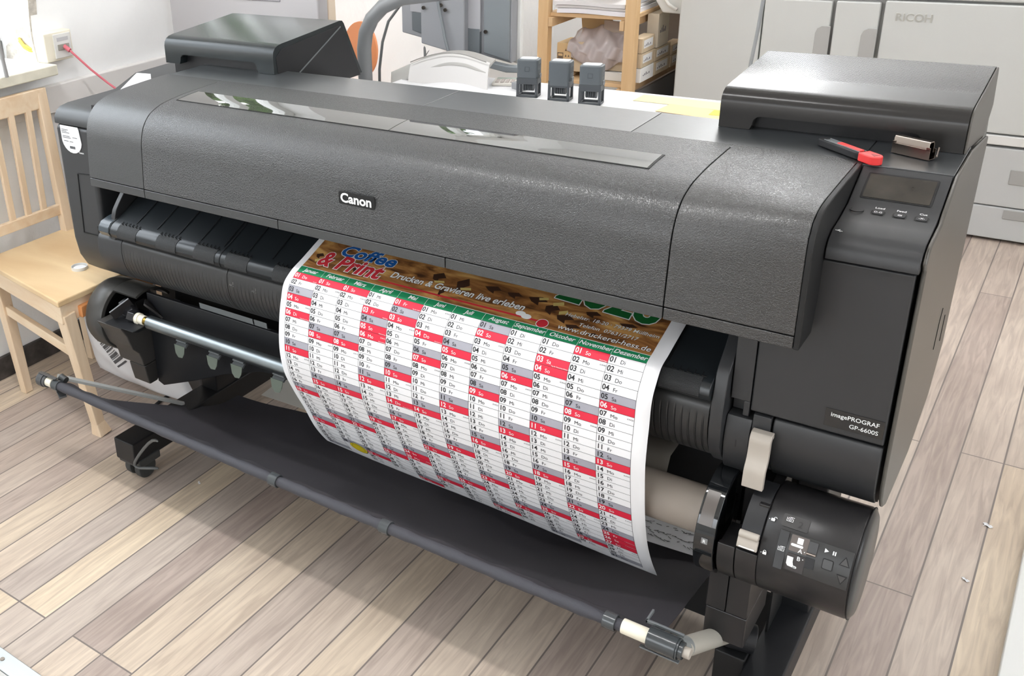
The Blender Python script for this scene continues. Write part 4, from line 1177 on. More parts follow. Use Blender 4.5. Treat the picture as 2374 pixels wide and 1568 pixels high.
# round emblem in the February column
em = MB()
cpoly(em, [(.1150 + .0235 * math.cos(6.283 * j / 40), .5680 + .0215 * math.sin(6.283 * j / 40)) for j in range(40)], .00050, 1)
cpoly(em, [(.1145 + .0225 * math.cos(6.283 * j / 40), .5672 + .0205 * math.sin(6.283 * j / 40)) for j in range(40)], .00056, 0)
for rr, mi in ((.78, 1), (.74, 0)):
    cpoly(em, [(.1145 + .0225 * rr * math.cos(6.283 * j / 40), .5672 + .0205 * rr * math.sin(6.283 * j / 40)) for j in range(40)], .00062 + (.00006 if mi == 0 else 0), mi)
calpart('round_emblem', em, [mat('yellow ink', (224, 200, 30), .6), mat('olive ink', (112, 96, 18), .6)])

# sticker on the left end, part of the printer
ORG[0] = Vector((1.0, .45, 0))
st_ = MB()
half = [(.018, .912), (.018, .876)] + [(.0565 - .0385 * math.cos(math.radians(t)), .876 - .030 * math.sin(math.radians(t)) * 1.15) for t in range(10, 171, 16)] + [(.093, .880), (.090, .905), (.087, .912)]
st_.exy(half, .2480, .2493)
SK = P('service_sticker', st_, K['paper'], label='white rounded service sticker')
sx_ = MB()
for k, (w, z, xo) in enumerate(((.026, .901, 0), (.020, .897, 0), (.030, .893, 0), (.028, .884, .001), (.018, .8825, .040), (.032, .880, .001), (.018, .871, .004), (.014, .8705, .026))):
    rx = .022 + xo; wd_ = w
    j = 0
    while wd_ > 0:
        l = min(wd_, .0022 + .0012 * ((k * 7 + j * 5) % 3)); sx_.box((rx, .2476, z), (rx + l, .2481, z + .0016)); rx += l + .0007; wd_ -= l + .0007; j += 1
for j in range(11):
    sx_.box((.046 + .0020 * j, .2476, .853), (.046 + .0020 * j + .0009 + .0004 * (j % 3), .2481, .860))
P('sticker_print', sx_, mat('sticker ink', (70, 72, 76), .6), SK, smooth=False)
cb = MB(); cb.text('Canon', (.079, .2488, .8440), (1, 0, 0), (0, 0, 1), .0070, bold=.02)
P('small_brand_lettering', cb, K['print'], smooth=False)

# ------------------------------------------------------------------ things on the printer
# retractable knife
kt = thing('utility_knife', 'red and black snap-off knife lying on the printer top by the right lid', 'knife', (1.802, .470, 1.0212), math.radians(-38))
L_ = .066
def hull(a, b, w, z0, z1, r):
    out = []
    for (cx, ang0) in ((b - r, -90), (a + r * .6, 90)):
        rr = r if cx > 0 else r * .6
        for i in range(7):
            t = math.radians(ang0 + 180 * i / 6)
            out.append((cx + rr * math.cos(t), (w / 2) * math.sin(t)))
    return out
def loc(name, mb, m, par, **k):
    return fin(name, mb, m, par, local=True, **k)
loc('handle', MB().exz(hull(-L_, .034, .020, 0, 0, .010), 0, .012), K['dark'], kt, bevel=.002, seg=3)
tr_ = MB(); tr_.box((-.052, -.0066, .012), (.030, -.0052, .0136)); tr_.box((-.052, .0052, .012), (.030, .0066, .0136)); tr_.box((-.052, -.0052, .0115), (-.022, .0052, .0122))
loc('blade_track', tr_, K['bright'], kt, bevel=.0005)
rd = mat('red plastic', (228, 62, 62), .35)
loc('slider', MB().rrect((.002, 0, .0122), (1, 0, 0), (0, 1, 0), .052, .0100, .0022, .002), rd, kt, bevel=.0005)
cpn = hull(.030, .068, .0225, 0, 0, .0112); cpn = [(x if x > .03 else .032, y) for x, y in cpn]
cc_ = loc('end_cap', MB().exz([(.032, -.0112)] + [(.0565 + .0112 * math.cos(math.radians(t)), .0112 * math.sin(math.radians(t))) for t in range(-90, 91, 15)] + [(.032, .0112)], -.0002, .0140), rd, kt, bevel=.002, seg=3)
loc('cap_notch', MB().exz([(.047, 0), (.0600, -.0058), (.0600, .0058)], .0135, .0143), mat('dark red notch', (150, 44, 44), .5), cc_)
# staple cartridge
ct = thing('staple_cartridge', 'nickel plated staple cartridge standing on the printer top beside the right lid', 'staple cartridge', (1.888, .508, 1.0212), math.radians(-22))
c = MB(); c.box((-.031, -.0085, 0), (.031, -.0075, .017)); c.box((-.031, .0075, 0), (.031, .0085, .017)); c.box((-.031, -.0085, 0), (.031, .0085, .0012)); c.box((.0245, -.0085, .015), (.031, -.0075, .0205)); c.box((-.031, -.0085, .015), (-.0265, -.0075, .0205))
loc('channel', c, K['chrome'], ct, bevel=.0004)
c = MB(); c.exx([(-.0068, .010), (-.0068, .0250), (-.0045, .0285), (.0045, .0285), (.0068, .0250), (.0068, .010), (.0055, .010), (.0055, .0245), (.004, .027), (-.004, .027), (-.0055, .0245), (-.0055, .010)], -.030, .028)
loc('cover_rail', c, K['chrome'], ct, bevel=.0004)
c = MB(); c.box((.029, -.0005, .004), (.0355, .0085, .0055)); c.tube([(.0335, .0075, .003), (.0345, .0085, .020)], .0015, 8)
loc('end_hook', c, K['chrome'], ct)

# ------------------------------------------------------------------ sheets lying in the basket
bs = MB(); bs.grid(lambda u, v: (.425 + .62 * u, .470 + .13 * v + .035 * (1 - u) * (1 - v) * 0, .135 + .012 * v + .004 * math.sin(6 * u)), 20, 6, th=(0, 0, -.0005))
single('paper_sheet', 'blank grey-white sheet half hidden in the basket behind the calendar', 'paper', bs, mat('warm white paper stock', (228, 224, 214), .7), ang=60)  # slightly darker, warmer white than the other paper
bs = MB(); bs.grid(lambda u, v: (1.06 + .635 * u, .4280 + .23 * v, .143 + .028 * u * u + .004 * math.sin(5 * u)), 24, 8, th=(0, 0, -.0005))
pg = single('written_page', 'white page with slanted black script lying in the basket by the right leg', 'paper', bs, K['paper'], ang=60)
rnd = random.Random(4); sc_ = MB()
for row, (yy_, n_) in enumerate(((.450, 20), (.466, 20), (.492, 10))):
    xx = 1.46
    while xx < 1.66:
        wv = rnd.uniform(.004, .012)
        if rnd.random() < .75:
            zz = .1438 + .028 * ((xx - 1.06) / .635) ** 2 + .004 * math.sin(5 * (xx - 1.06) / .635) - .0035
            y_ = yy_ + rnd.uniform(-.004, .004)
            sc_.beam((xx, y_, zz + .004), (xx + wv, y_ + rnd.uniform(-.005, .005), zz + .004), .0009, .0006)
        xx += wv * .7
sc_.box((1.658, .458, .1660), (1.670, .466, .1668))
sc_.v = [tuple(Vector(p) - pg.location) for p in sc_.v]
o_ = fin('script_lines', sc_, mat('script ink', (60, 60, 60), .7), None, smooth=False); o_.parent = pg; o_['kind'] = 'stuff'

# ------------------------------------------------------------------ wooden chair by the left wall
CHW = wood('pale waxed beech', (228, 200, 166), (240, 220, 192), 'X', 14, .5)
CHV = wood('pale waxed beech upright', (222, 196, 164), (238, 216, 188), 'Z', 14, .5)
CSE = wood('scuffed plywood seat', (216, 184, 140), (232, 206, 164), 'X', 5, .42)
ch = thing('wooden_chair', 'pale wooden chair with slatted back against the left wall', 'chair', (-.21, .37, 0))
def C(name, mb, m, par=None, **k):
    return fin(name, mb, m, par or ch, **k)
C('seat', MB().exz([(-.435, .225), (.018, .148), (.022, .575), (-.435, .540)], .432, .450), CSE, bevel=.004)
C('seat_frame', MB().exz([(-.430, .233), (.010, .158), (.014, .566), (-.430, .532)], .375, .4325), CHW, bevel=.003)
C('front_leg', MB().beam((-.004, .182, .40), (.006, .220, .035), .040, .040, (0, 1, 0), w2=.030, h2=.030).beam((.006, .220, .040), (.010, .226, 0), .030, .030, (0, 1, 0), w2=.044, h2=.044), CHV, bevel=.003)
C('front_leg', MB().beam((-.004, .545, .40), (.006, .520, .035), .040, .040, (0, 1, 0), w2=.030, h2=.030).beam((.006, .520, .040), (.010, .516, 0), .030, .030, (0, 1, 0), w2=.044, h2=.044), CHV, bevel=.003)
for ya, yb, yt in ((.248, .256, .268), (.528, .522, .548)):
    C('rear_leg', MB().beam((-.415, ya, .44), (-.385, yb, 0), .036, .040, (0, 1, 0), w2=.028, h2=.028), CHV, bevel=.003)
    C('back_post', MB().beam((-.415, ya, .42), (-.470, yt, .896), .034, .030, (1, 0, 0), w2=.034, h2=.024), CHV, bevel=.003)
C('top_rail', MB().beam((-.4655, .262, .866), (-.4655, .556, .866), .018, .062, (0, 0, 1)), CHW, bevel=.004)
C('back_rail', MB().beam((-.4275, .25, .520), (-.4275, .545, .520), .016, .034, (0, 0, 1)), CHW, bevel=.003)
for yb, yt in ((.290, .305), (.348, .366), (.405, .428), (.462, .490)):
    C('back_slat', MB().beam((-.429, yb, .525), (-.463, yt, .850), .020, .012, (1, 0, 0)), CHV, bevel=.002)
C('side_stretcher', MB().beam((-.40, .252, .285), (-.005, .198, .265), .018, .030), CHW, bevel=.003)
C('side_stretcher', MB().beam((-.40, .526, .285), (-.005, .535, .265), .018, .030), CHW, bevel=.003)
C('front_stretcher', MB().beam((.016, .215, .395), (.016, .535, .395), .018, .034), wood('orange beech', (214, 142, 86), (226, 160, 104), 'Y', 14), bevel=.003)
di = thing('glass_dish', 'small round clear dish with a white disc on the chair seat', 'dish', (-.117, .334, .4502))
fin('dish', MB().ring((-.117, .334, .4502), (-.117, .334, .459), .0235, .0220, 40).cyl((-.117, .334, .4502), (-.117, .334, .4515), .0230, n=40), K['white'], di, ang=40)
fin('disc', MB().cyl((-.117, .334, .4516), (-.117, .334, .4545), .0175, n=36), K['paper'], di, ang=40)

# ------------------------------------------------------------------ parcel bag and bits under the printer
def bag(u, v):
    x = -.345 + .335 * u + .13 * (1 - v) * (.35 + u); z = .004 + .285 * v
    b = (max(0.0, math.sin(math.pi * min(1, max(0, u)))) * max(0.0, math.sin(math.pi * min(1, max(0, v))))) ** .4
    wr = .005 * math.sin(17 * u + 6 * v) * math.sin(13 * v - 3 * u)
    return (x, .480 - .050 * b - wr * b, z)
bgm = mat('white plastic mailing bag', (246, 246, 248), .28)
bg = MB(); bg.grid(bag, 40, 34)
def bagb(u, v):
    p = bag(u, v); return (p[0], .480 + (.480 - p[1]) * .4, p[2])
bg.grid(bagb, 40, 34)
pb = single('mailing_bag', 'white plastic mailing bag with a barcode beneath the left end of the printer', 'parcel', bg, bgm, ang=70)
bc = MB()
for k in range(26):
    if k % 7 == 3: continue
    t0 = k / 26; w_ = (.4 + .3 * ((k * 5) % 3)) / 26
    def bp(t, s):
        u = .13 + .26 * t + .15 * s; v = .60 - .36 * t + .13 * s
        p = bag(u, v); return (p[0], p[1] - .0015, p[2])
    bc.add([bp(t0, 0), bp(t0 + w_, 0), bp(t0 + w_, .5), bp(t0 + w_, 1), bp(t0, 1), bp(t0, .5)], [(0, 1, 2, 5), (5, 2, 3, 4)])
bc.v = [tuple(Vector(p) - pb.location) for p in bc.v]
o_ = fin('barcode', bc, mat('barcode ink', (96, 96, 98), .6), None, smooth=False); o_.parent = pb; o_['kind'] = 'stuff'
gx = MB(); gx.box((-.07, .55, .0), (.095, .66, .050)); 
single('grey_crate', 'low grey crate with light bands on the floor behind the left stand foot', 'crate', gx, mat('grey crate', (150, 148, 146), .5), bevel=.004)
dc = MB(); dc.box((.125, .435, 0), (.195, .575, .040)); dc.box((.132, .442, .03), (.188, .568, .042))
single('dark_tray', 'small dark tray on the floor beside the left stand foot', 'tray', dc, K['dark'], bevel=.003)
cb = MB(); cb.tube(smooth_line([(.07, .40), (.055, .47), (.06, .56), (.11, .60), (.16, .625), (.22, .63)], 30) and [(x, y, .006 + .0 * i) for i, (x, y) in enumerate(smooth_line([(.05, .36), (.03, .45), (.045, .56), (.10, .59), (.16, .625), (.22, .66)], 30))], .005, 8)
single('power_cord', 'black cord curling over the floor behind the left foot', 'cable', cb, K['black'], ang=60)
cb = MB(); cb.tube([(.445, .075, .205), (.400, .095, .188), (.352, .100, .140), (.310, .100, .088), (.298, .100, .066), (.312, .104, .060), (.345, .118, .066), (.360, .135, .060)], .0045, 8)
single('dangling_cable', 'grey cable looping down to the front left caster', 'cable', cb, mat('grey cable', (92, 94, 94), .5), ang=60, sub=1)
for i, (x, y, s, lb) in enumerate(((.428, .203, .006, 'tiny paper scrap on the floor below the basket rod'), (2.084, .869, .008, 'white paper scrap on the boards right of the printer'), (2.098, 1.101, .011, 'crumpled pale shaving on the boards near the right wall frame'))):
    q = MB(); q.grid(lambda u, v: (x + s * 1.6 * (u - .5) + .002 * math.sin(5 * v), y + s * (v - .5) + .002 * math.sin(6 * u), .0005 + .0022 * abs(math.sin(4 * u + 3 * v))), 8, 6, th=(0, 0, .0006))
    single('paper_scrap', lb, 'scrap', q, K['paper'], smooth=False, group='scraps on the floor')

# ------------------------------------------------------------------ left wall fittings
ob = thing('network_outlet', 'cream surface-mounted network socket on the left wall beside the sill', 'socket', (-.51, .66, .96))
fin('box', MB().box((-.53, .607, .958), (-.487, .712, 1.048)), K['cream'], ob, bevel=.004, seg=3)
fin('face_plate', MB().box((-.488, .640, .966), (-.483, .705, 1.040)), K['white'], ob, bevel=.0015)
fin('label_window', MB().box((-.4835, .652, 1.018), (-.4822, .694, 1.029)), mat('label grey', (190, 190, 192), .4), ob)
fin('jack', MB().box((-.4835, .652, .990), (-.4800, .694, 1.008)), mat('jack grey', (150, 148, 140), .5), ob, bevel=.001)
rc = MB(); rc.tube([(-.482, .676, .998), (-.468, .678, .992), (-.452, .690, .970), (-.42, .715, .925), (-.385, .745, .880), (-.33, .775, .83), (-.26, .79, .77)], .0036, 10); rc.tube([(-.483, .676, 1.000), (-.463, .680, .987)], .0070, 10)
single('network_cable', 'pink-red network cable running from the wall socket behind the printer', 'cable', rc, mat('pink cable', (206, 106, 118), .45), ang=60)
yc_ = MB()
for dz in (0, .008):
    yc_.tube([(-.60, .598, 1.022 + dz), (-.575, .594, 1.004 + dz), (-.555, .600, .994 + dz), (-.535, .612, .990 + dz)], .0042, 8)
single('yellow_cable', 'pair of yellow cables through the window reveal', 'cable', yc_, mat('yellow cable', (228, 200, 92), .5), ang=60)
wr_ = MB(); wr_.tube([(-.42, .405, 1.13), (-.42, .405, 1.05), (-.42, .411, .962)], .0062, 12); wr_.tube([(-.42, .405, 1.128), (-.45, .405, 1.135), (-.70, .405, 1.135)], .0055, 10)
single('window_stay', 'thin grey rod hanging in front of the window sill at the far left', 'rod', wr_, mat('grey rod', (150, 150, 150), .4), ang=40)

# ------------------------------------------------------------------ behind the printer
hz = lambda c: c
gm = thing('grey_machine', 'tall grey machine behind the left lid of the printer', 'machine', (-.16, 1.35, 0))
gpl = mat('pale grey machine plastic', (186, 184, 186), .5)
fin('cabinet', MB().box((-.495, 1.15, 0), (.160, 1.20, 1.165)), gpl, gm, bevel=.006)
fin('side_strip', MB().box((-.48, 1.201, 0), (.160, 1.240, 1.160)), mat('beige machine strip', (236, 218, 196), .5), gm, bevel=.006)
fin('screen_recess', MB().box((-.42, 1.146, 1.088), (.010, 1.155, 1.15)), mat('grey recess', (160, 158, 164), .4), gm, bevel=.003)
# curved stand tube
at_ = MB(); pth = [(.440, 1.0, 0), (.440, 1.0, .60), (.4395, 1.0, .92), (.439, 1.0, 1.00), (.447, 1.0, 1.045), (.470, 1.0, 1.085), (.505, 1.005, 1.118), (.560, 1.02, 1.142), (.64, 1.06, 1.150), (.74, 1.15, 1.155)]
at_.tube(pth, .0205, 24)
sa = thing('curved_monitor_stand', 'thick curved grey tube rising behind the left lid', 'monitor stand', (.44, 1.0, 0))
fin('tube', at_, mat('arm grey satin', (128, 130, 132), .35), sa, ang=60)
fin('base_plate', MB().cyl((.44, 1.0, 0), (.44, 1.0, .02), .16, n=40), K['dark'], sa, bevel=.003, ang=40)
ac = MB(); ac.tube([(.414, 1.10, .80), (.418, 1.10, .92), (.432, 1.10, 1.00), (.455, 1.10, 1.06), (.50, 1.10, 1.11), (.60, 1.10, 1.15)], .0042, 8)
single('video_cable', 'thin dark cable hanging beside the curved tube', 'cable', ac, mat('mid grey cable', (110, 112, 112), .5), ang=60)
oc = thing('orange_chair', 'orange rounded chair back seen behind the curved tube', 'chair', (-.36, 2.12, 0))
q = MB()
def oval(u, v):
    t = 2 * math.pi * u; r = v
    return (-.372 + .082 * r * math.cos(t) * (1.1 if math.cos(t) < 0 else .95), 2.06 + .02 * r * r, .742 + .115 * r * math.sin(t))
q.grid(oval, 40, 8, th=(0, .012, 0))
fin('backrest', q, mat('orange chair shell', (226, 150, 104), .45), oc, ang=60)
fin('seat', MB().exz([(-.50, 2.05), (-.24, 2.05), (-.24, 2.40), (-.50, 2.40)], .43, .46), mat('orange seat', (222, 146, 100), .45), oc, bevel=.02)
for lx, ly in ((-.48, 2.08), (-.26, 2.08), (-.48, 2.37), (-.26, 2.37)):
    fin('leg', MB().cyl((lx, ly, 0), (lx, ly, .44), .011, n=12), K['steel'], oc, ang=40)
fin('back_support', MB().cyl((-.37, 2.10, .45), (-.37, 2.085, .66), .012, n=12), K['steel'], oc, ang=40)

# desk
dt = thing('work_desk', 'high white-topped work desk behind the printer', 'desk', (1.05, 1.06, 0))
fin('desktop', MB().box((.50, .83, .872), (1.66, 1.212, .900)), mat('white desktop', (236, 236, 238), .5), dt, bevel=.002)
for lx, ly in ((.54, .87), (1.62, .87), (.54, 1.17), (1.62, 1.17)):
    fin('leg', MB().box((lx - .02, ly - .02, 0), (lx + .02, ly + .02, .872)), K['white'], dt, bevel=.002)
# stamps
def stamp(x, y, rot, label, v):
    t = thing('date_stamp', label, 'stamp', (x, y, .9004), rot, 'date stamps on the desk')
    g1 = mat('stamp grey', (92, 98, 102), .38); g2 = mat('stamp dark', (74, 78, 82), .42)
    w, d = .056, .040
    h0, h1 = .050, .098 if v != 1 else .100
    cap = MB(); cap.rrect((0, 0, h0 - (.012 if v == 1 else 0)), (1, 0, 0), (0, 1, 0), w, d, h1 - h0 + (.012 if v == 1 else 0), .008, n=5)
    loc('cap', cap, g1, t, bevel=.003, seg=3)
    tp_ = MB(); tp_.rrect((0, 0, h1 - .001), (1, 0, 0), (0, 1, 0), w - .012, d - .012, .003, .005)
    loc('top_highlight', tp_, mat('stamp top highlight', (196, 200, 204), .15), t, bevel=.001)  # pale plate paints the highlight on top of the stamp
    b = MB()
    for sx_ in (-1, 1):
        b.box((sx_ * .0245 - .0035, -.0185, .004), (sx_ * .0245 + .0035, -.0125, .042)); b.box((sx_ * .0245 - .0035, .0125, .004), (sx_ * .0245 + .0035, .0185, .042))
    b.box((-.028, -.0190, 0), (.028, -.0135, .006)); b.box((-.028, .0135, 0), (.028, .019, .006)); b.box((-.028, -.019, 0), (-.0215, .019, .006)); b.box((.0215, -.019, 0), (.028, .019, .006))
    b.box((-.0275, -.019, .034), (.0275, .019, .051))
    loc('frame', b, g2, t, bevel=.0012)
    bd = MB()
    for k in range(5):
        bd.cyl((-.0125 + .0056 * k, 0, .026), (-.0085 + .0056 * k, 0, .026), .0115, n=20)
    loc('date_bands', bd, g2, t, ang=40)
    for k in range(1):
        if v != 1:
            wn_ = MB(); 
            for (a, b_, c_, d_) in ((-.006, .068, .006, .0686), (-.006, .079, .006, .0796), (-.006, .068, -.0054, .0796), (.0054, .068, .006, .0796)):
                wn_.box((a, -d / 2 - .0006, b_), (c_, -d / 2 + .0002, d_))
            loc('press_mark', wn_, g2, t, smooth=False)
        sl = MB()
        for k2 in range(4): sl.box((w / 2 - .0002, -.010, .072 + .004 * k2), (w / 2 + .0006, .010, .0730 + .004 * k2))
        loc('side_ridges', sl, g2, t, smooth=False)
    loc('side_catch', MB().box((w / 2 - .003, -.008, .050), (w / 2 + .003, .008, .060)), mat('catch grey', (120, 122, 124), .4), t, bevel=.001)
stamp(.922, 1.060, math.radians(12), 'left one of the three dark self-inking date stamps on the desk', 0)
stamp(1.013, 1.058, math.radians(8), 'middle date stamp, with a smooth plain cap', 1)
stamp(1.099, 1.052, math.radians(10), 'right one of the three dark date stamps, nearest the yellow sheets', 2)
for i, (x, y, w, h, r, c, lb) in enumerate(((1.30, 1.155, .24, .07, -.02, (250, 236, 176), 'pale cream sheet at the far edge of the desk'), (1.355, 1.075, .17, .08, -.10, (246, 208, 160), 'peach coloured sheet on the desk behind the right lid'), (1.425, 1.085, .075, .045, .05, (246, 236, 90), 'yellow note against the right lid'))):
    q = MB(); q.add([(x + a * w / 2 * math.cos(r) - b * h / 2 * math.sin(r), y + a * w / 2 * math.sin(r) + b * h / 2 * math.cos(r), .9006 + .0009 * i + k) for k in (0, .0006) for a, b in ((-1, -1), (1, -1), (1, 1), (-1, 1))], [(0, 3, 2, 1), (4, 5, 6, 7), (0, 1, 5, 4), (1, 2, 6, 5), (2, 3, 7, 6), (3, 0, 4, 7)])
    single('paper_note', lb, 'paper', q, mat('note paper %d' % i, c, .7), smooth=False)
# calculator and dark tray
ca = thing('calculator', 'pale desk calculator left of the stamps', 'calculator', (.80, 1.165, .9004), math.radians(20))
loc('case', MB().rrect((0, 0, 0), (1, 0, 0), (0, 1, 0), .070, .075, .008, .006), mat('calculator case', (226, 222, 214), .45), ca, bevel=.002)
kk = MB()
for a in range(4):
    for b in range(3): kk.box((-.026 + .0135 * a, -.030 + .013 * b, .008), (-.0165 + .0135 * a, -.0215 + .013 * b, .0115))
loc('keys', kk, mat('calculator keys', (190, 180, 176), .5), ca, bevel=.001)
loc('display', MB().box((-.028, .014, .008), (.028, .030, .0095)), mat('calculator display', (170, 182, 172), .3), ca)
single('dark_stapler_case', 'low grey flat case right beside the left date stamp', 'case', MB().exz([(.842, 1.115), (.885, 1.098), (.900, 1.150), (.858, 1.168)], .9004, .918), mat('grey flat case', (150, 152, 154), .4), bevel=.002)
# curved hood + paper tray below the monitor
hd_ = thing('curved_tray', 'grey arched band with a white curved sheet below the monitor', 'tray', (.62, 1.13, .9004))
arcp = smooth_line([(.432, .905), (.500, .935), (.575, .966), (.650, .985), (.700, .986), (.780, .970)], 30)
q = MB()
def band(u, v):
    i = u * 29; k = min(int(i), 28); a = [arcp[k][j] * (1 - i + k) + arcp[k + 1][j] * (i - k) for j in (0, 1)]
    return (a[0] + .035 * (1 - v) * (1 - u), 1.085 + .055 * v, a[1] - .022 * (1 - v) ** 1.5 - .004 * (1 - v))
q.grid(band, 40, 8, th=(0, 0, -.005))
fin('arched_band', q, mat('grey arched band', (178, 176, 172), .35), hd_, ang=60)
q = MB()
def hood(u, v):
    i = (.28 + .72 * u) * 29; k = min(int(i), 28); a = [arcp[k][j] * (1 - i + k) + arcp[min(k + 1, 29)][j] * (i - k) for j in (0, 1)]
    return (a[0] + .012 * (1 - v), 1.105 - .035 * (1 - v), .9004 + (a[1] - .9044) * math.sin(v * math.pi / 2))
q.grid(hood, 30, 12, th=(0, .004, 0))
fin('curved_sheet', q, mat('off white sheet', (220, 218, 216), .55), hd_, ang=60)
fin('sheet_edge', MB().tube([(x, 1.088 - .0 * x, z + .002) for x, z in arcp[9:]], .0016, 8), mat('sheet edge', (150, 148, 144), .4), hd_)
q = MB(); q.grid(lambda u, v: (.60 + .30 * u, 1.00 + .085 * v, .9008 + .012 * math.sin(math.pi * min(1, u * 1.6)) * v), 20, 6, th=(0, 0, -.0006))
single('loose_sheet', 'white sheet curling on the desk left of the stamps', 'paper', q, K['paper'], ang=60)

# monitor seen from behind
mt = thing('monitor', 'flat monitor seen from behind above the desk', 'monitor', (.52, 1.35, .9))
g_a = mat('monitor rear grey', (150, 152, 156), .5); g_b = mat('monitor side grey', (128, 134, 138), .5); g_c = mat('monitor recess', (104, 110, 114), .5); g_d = mat('monitor light panel', (170, 170, 174), .5)
zb = lambda x: .985 - .150 * (x - .33)      # bottom edge drops to the right in the photo
def slab(name, x0, x1, z0l, z0r, z1, y0, y1, m, par=None, **k):
    return fin(name, MB().exy([(x0, z0l), (x1, z0r), (x1, z1), (x0, z1)], y0, y1), m, par or mt, **k)
SB = slab('screen_body', .365, .742, .990, .924, 1.42, 1.30, 1.335, g_a, bevel=.004)
slab('screen_bezel', .355, .752, .985, .915, 1.43, 1.3355, 1.352, K['white'], bevel=.003)
slab('rear_bulge', .455, .605, .968, .940, 1.40, 1.268, 1.302, g_a, bevel=.004)
slab('right_panel', .655, .738, .950, .932, 1.40, 1.292, 1.301, g_b, bevel=.003)
slab('left_recess', .405, .447, 1.000, .990, 1.054, 1.2965, 1.301, g_c, bevel=.001)
slab('left_plate', .400, .450, 1.056, 1.052, 1.40, 1.2955, 1.301, g_d, bevel=.001)
slab('centre_plate', .600, .645, 1.020, 1.010, 1.40, 1.290, 1.301, g_d, bevel=.001)
slab('centre_recess', .603, .644, .955, .948, 1.018, 1.289, 1.301, g_c, bevel=.001)
for (x_, z_) in ((.470, 1.075), (.530, 1.085), (.545, 1.072), (.664, 1.012)):
    fin('screw', MB().cyl((x_, 1.264 if x_ < .6 else 1.290, z_), (x_, 1.259 if x_ < .6 else 1.286, z_), .0055, n=16), K['chrome'], mt, ang=40)
fin('cable_lever', MB().tube([(.515, 1.262, 1.12), (.530, 1.258, 1.06), (.548, 1.256, .985), (.560, 1.256, .945), (.575, 1.258, .935)], .0045, 10), g_b, mt, ang=60)
fin('foot_bar', MB().exy([(.560, .934), (.745, .905), (.79, .908), (.79, .924), (.745, .924), (.560, .948)], 1.262, 1.290), g_b, mt, bevel=.003)
fin('stand_neck', MB().box((.50, 1.352, .9004), (.60, 1.375, 1.15)), g_b, mt, bevel=.004)
fin('stand_plate', MB().box((.42, 1.24, .50), (.68, 1.44, .52)), g_b, mt, bevel=.004)
fin('stand_post', MB().box((.53, 1.352, .0), (.57, 1.375, .95)), g_b, mt, bevel=.002)
for pts in ([(.470, 1.262, .965), (.475, 1.26, .93), (.470, 1.26, .89), (.468, 1.255, .86)], [(.490, 1.262, .955), (.470, 1.25, .92), (.458, 1.25, .88), (.460, 1.25, .85)], [(.568, 1.254, .940), (.580, 1.250, .900), (.603, 1.250, .878), (.628, 1.250, .895), (.630, 1.252, .938)]):
    single('monitor_cable', {0: 'thick dark cable hanging from the left of the monitor', 1: 'thin cable crossing the thick one under the monitor', 2: 'thin cable loop hanging below the middle of the monitor'}[0 if pts[0][0] == .470 else 1 if pts[0][0] == .490 else 2], 'cable', MB().tube(pts, .0045 if pts[0][0] == .470 else .0018, 8), mat('cable grey', (120, 122, 122), .5), sub=1)

# ------------------------------------------------------------------ shelf
SW = wood('pale pine shelf', (214, 176, 128), (226, 194, 150), 'Z', 10, .55)
SWX = wood('pale pine board', (212, 176, 132), (224, 192, 150), 'X', 10, .55)
sf = thing('wooden_shelf', 'pine shelf unit with boxes at the back of the room', 'shelf', (.28, 3.25, 0))
for x_ in (.020, .427):
    for y_ in (2.90, 3.86):
        fin('post', MB().box((x_, y_, 0), (x_ + .050, y_ + .045, 1.5)), SW, sf, bevel=.003)
for z_ in (.475, .770, 1.12):
    fin('shelf_board', MB().box((.055, 2.925, z_), (.45, 3.90, z_ + .018)), SWX, sf, bevel=.002)
    for x_ in (.071, .405):
        fin('bearer', MB().box((x_, 2.90, z_ - .042), (x_ + .020, 3.90, z_ - .001)), SWX, sf, bevel=.002)
fin('rear_panel', MB().box((.04, 3.905, 0), (.45, 3.915, 1.4)), mat('grey brown back board', (150, 144, 140), .7), sf)
fin('lower_drape', MB().box((.430, 2.95, .0), (.440, 3.86, .43)), mat('grey cloth front', (142, 142, 144), .7), sf)
cardm = mat('pale brown cardboard', (206, 188, 160), .7, var=(20, .06)); cardd = mat('tan cardboard', (222, 192, 146), .7); cardk = mat('grey brown cardboard inside', (176, 162, 150), .7)
inkm = mat('box print', (120, 104, 90), .7)
def carton(name, x0, y0, z0, x1, y1, z1, m, label, group='boxes on the shelf'):
    t = thing(name, label, 'box', ((x0 + x1) / 2, (y0 + y1) / 2, z0), 0, group)
    fin('carton', MB().box((x0, y0, z0), (x1, y1, z1)), m, t, bevel=.002)
    return t
t = carton('cardboard_box', .090, 2.96, .494, .160, 3.10, .648, cardd, 'tan box with printed handling marks at the left of the lower shelf')
q = MB()
for (a, b, c, d) in ((.094, .600, .122, .603), (.094, .560, .122, .563), (.094, .560, .0965, .603), (.1195, .560, .122, .603), (.098, .576, .118, .588)): q.box((a, 2.9585, b), (c, 2.9600, d))
for cx in (.134, .148):
    q.exy([(cx - .004, .612), (cx + .004, .612), (cx, .622)], 2.9585, 2.96); q.exy([(cx - .004, .586), (cx + .004, .586), (cx, .596)], 2.9585, 2.96)
fin('handling_marks', q, inkm, t, smooth=False)
t = carton('cardboard_box', .163, 2.97, .520, .272, 3.25, .655, cardm, 'large brown box under the clear film')
for pts in ([(.150, .660), (.290, .700), (.290, .760), (.140, .745)],):
    fin('flap', MB().exy(pts, 3.10, 3.104), cardd, t)
fin('flap', MB().exy([(.285, .655), (.40, .655), (.40, .745), (.285, .750)], 3.02, 3.024), cardk, t)
t = carton('cardboard_box', .285, 2.98, .535, .420, 3.25, .640, cardm, 'brown box right of the film, on a white one')
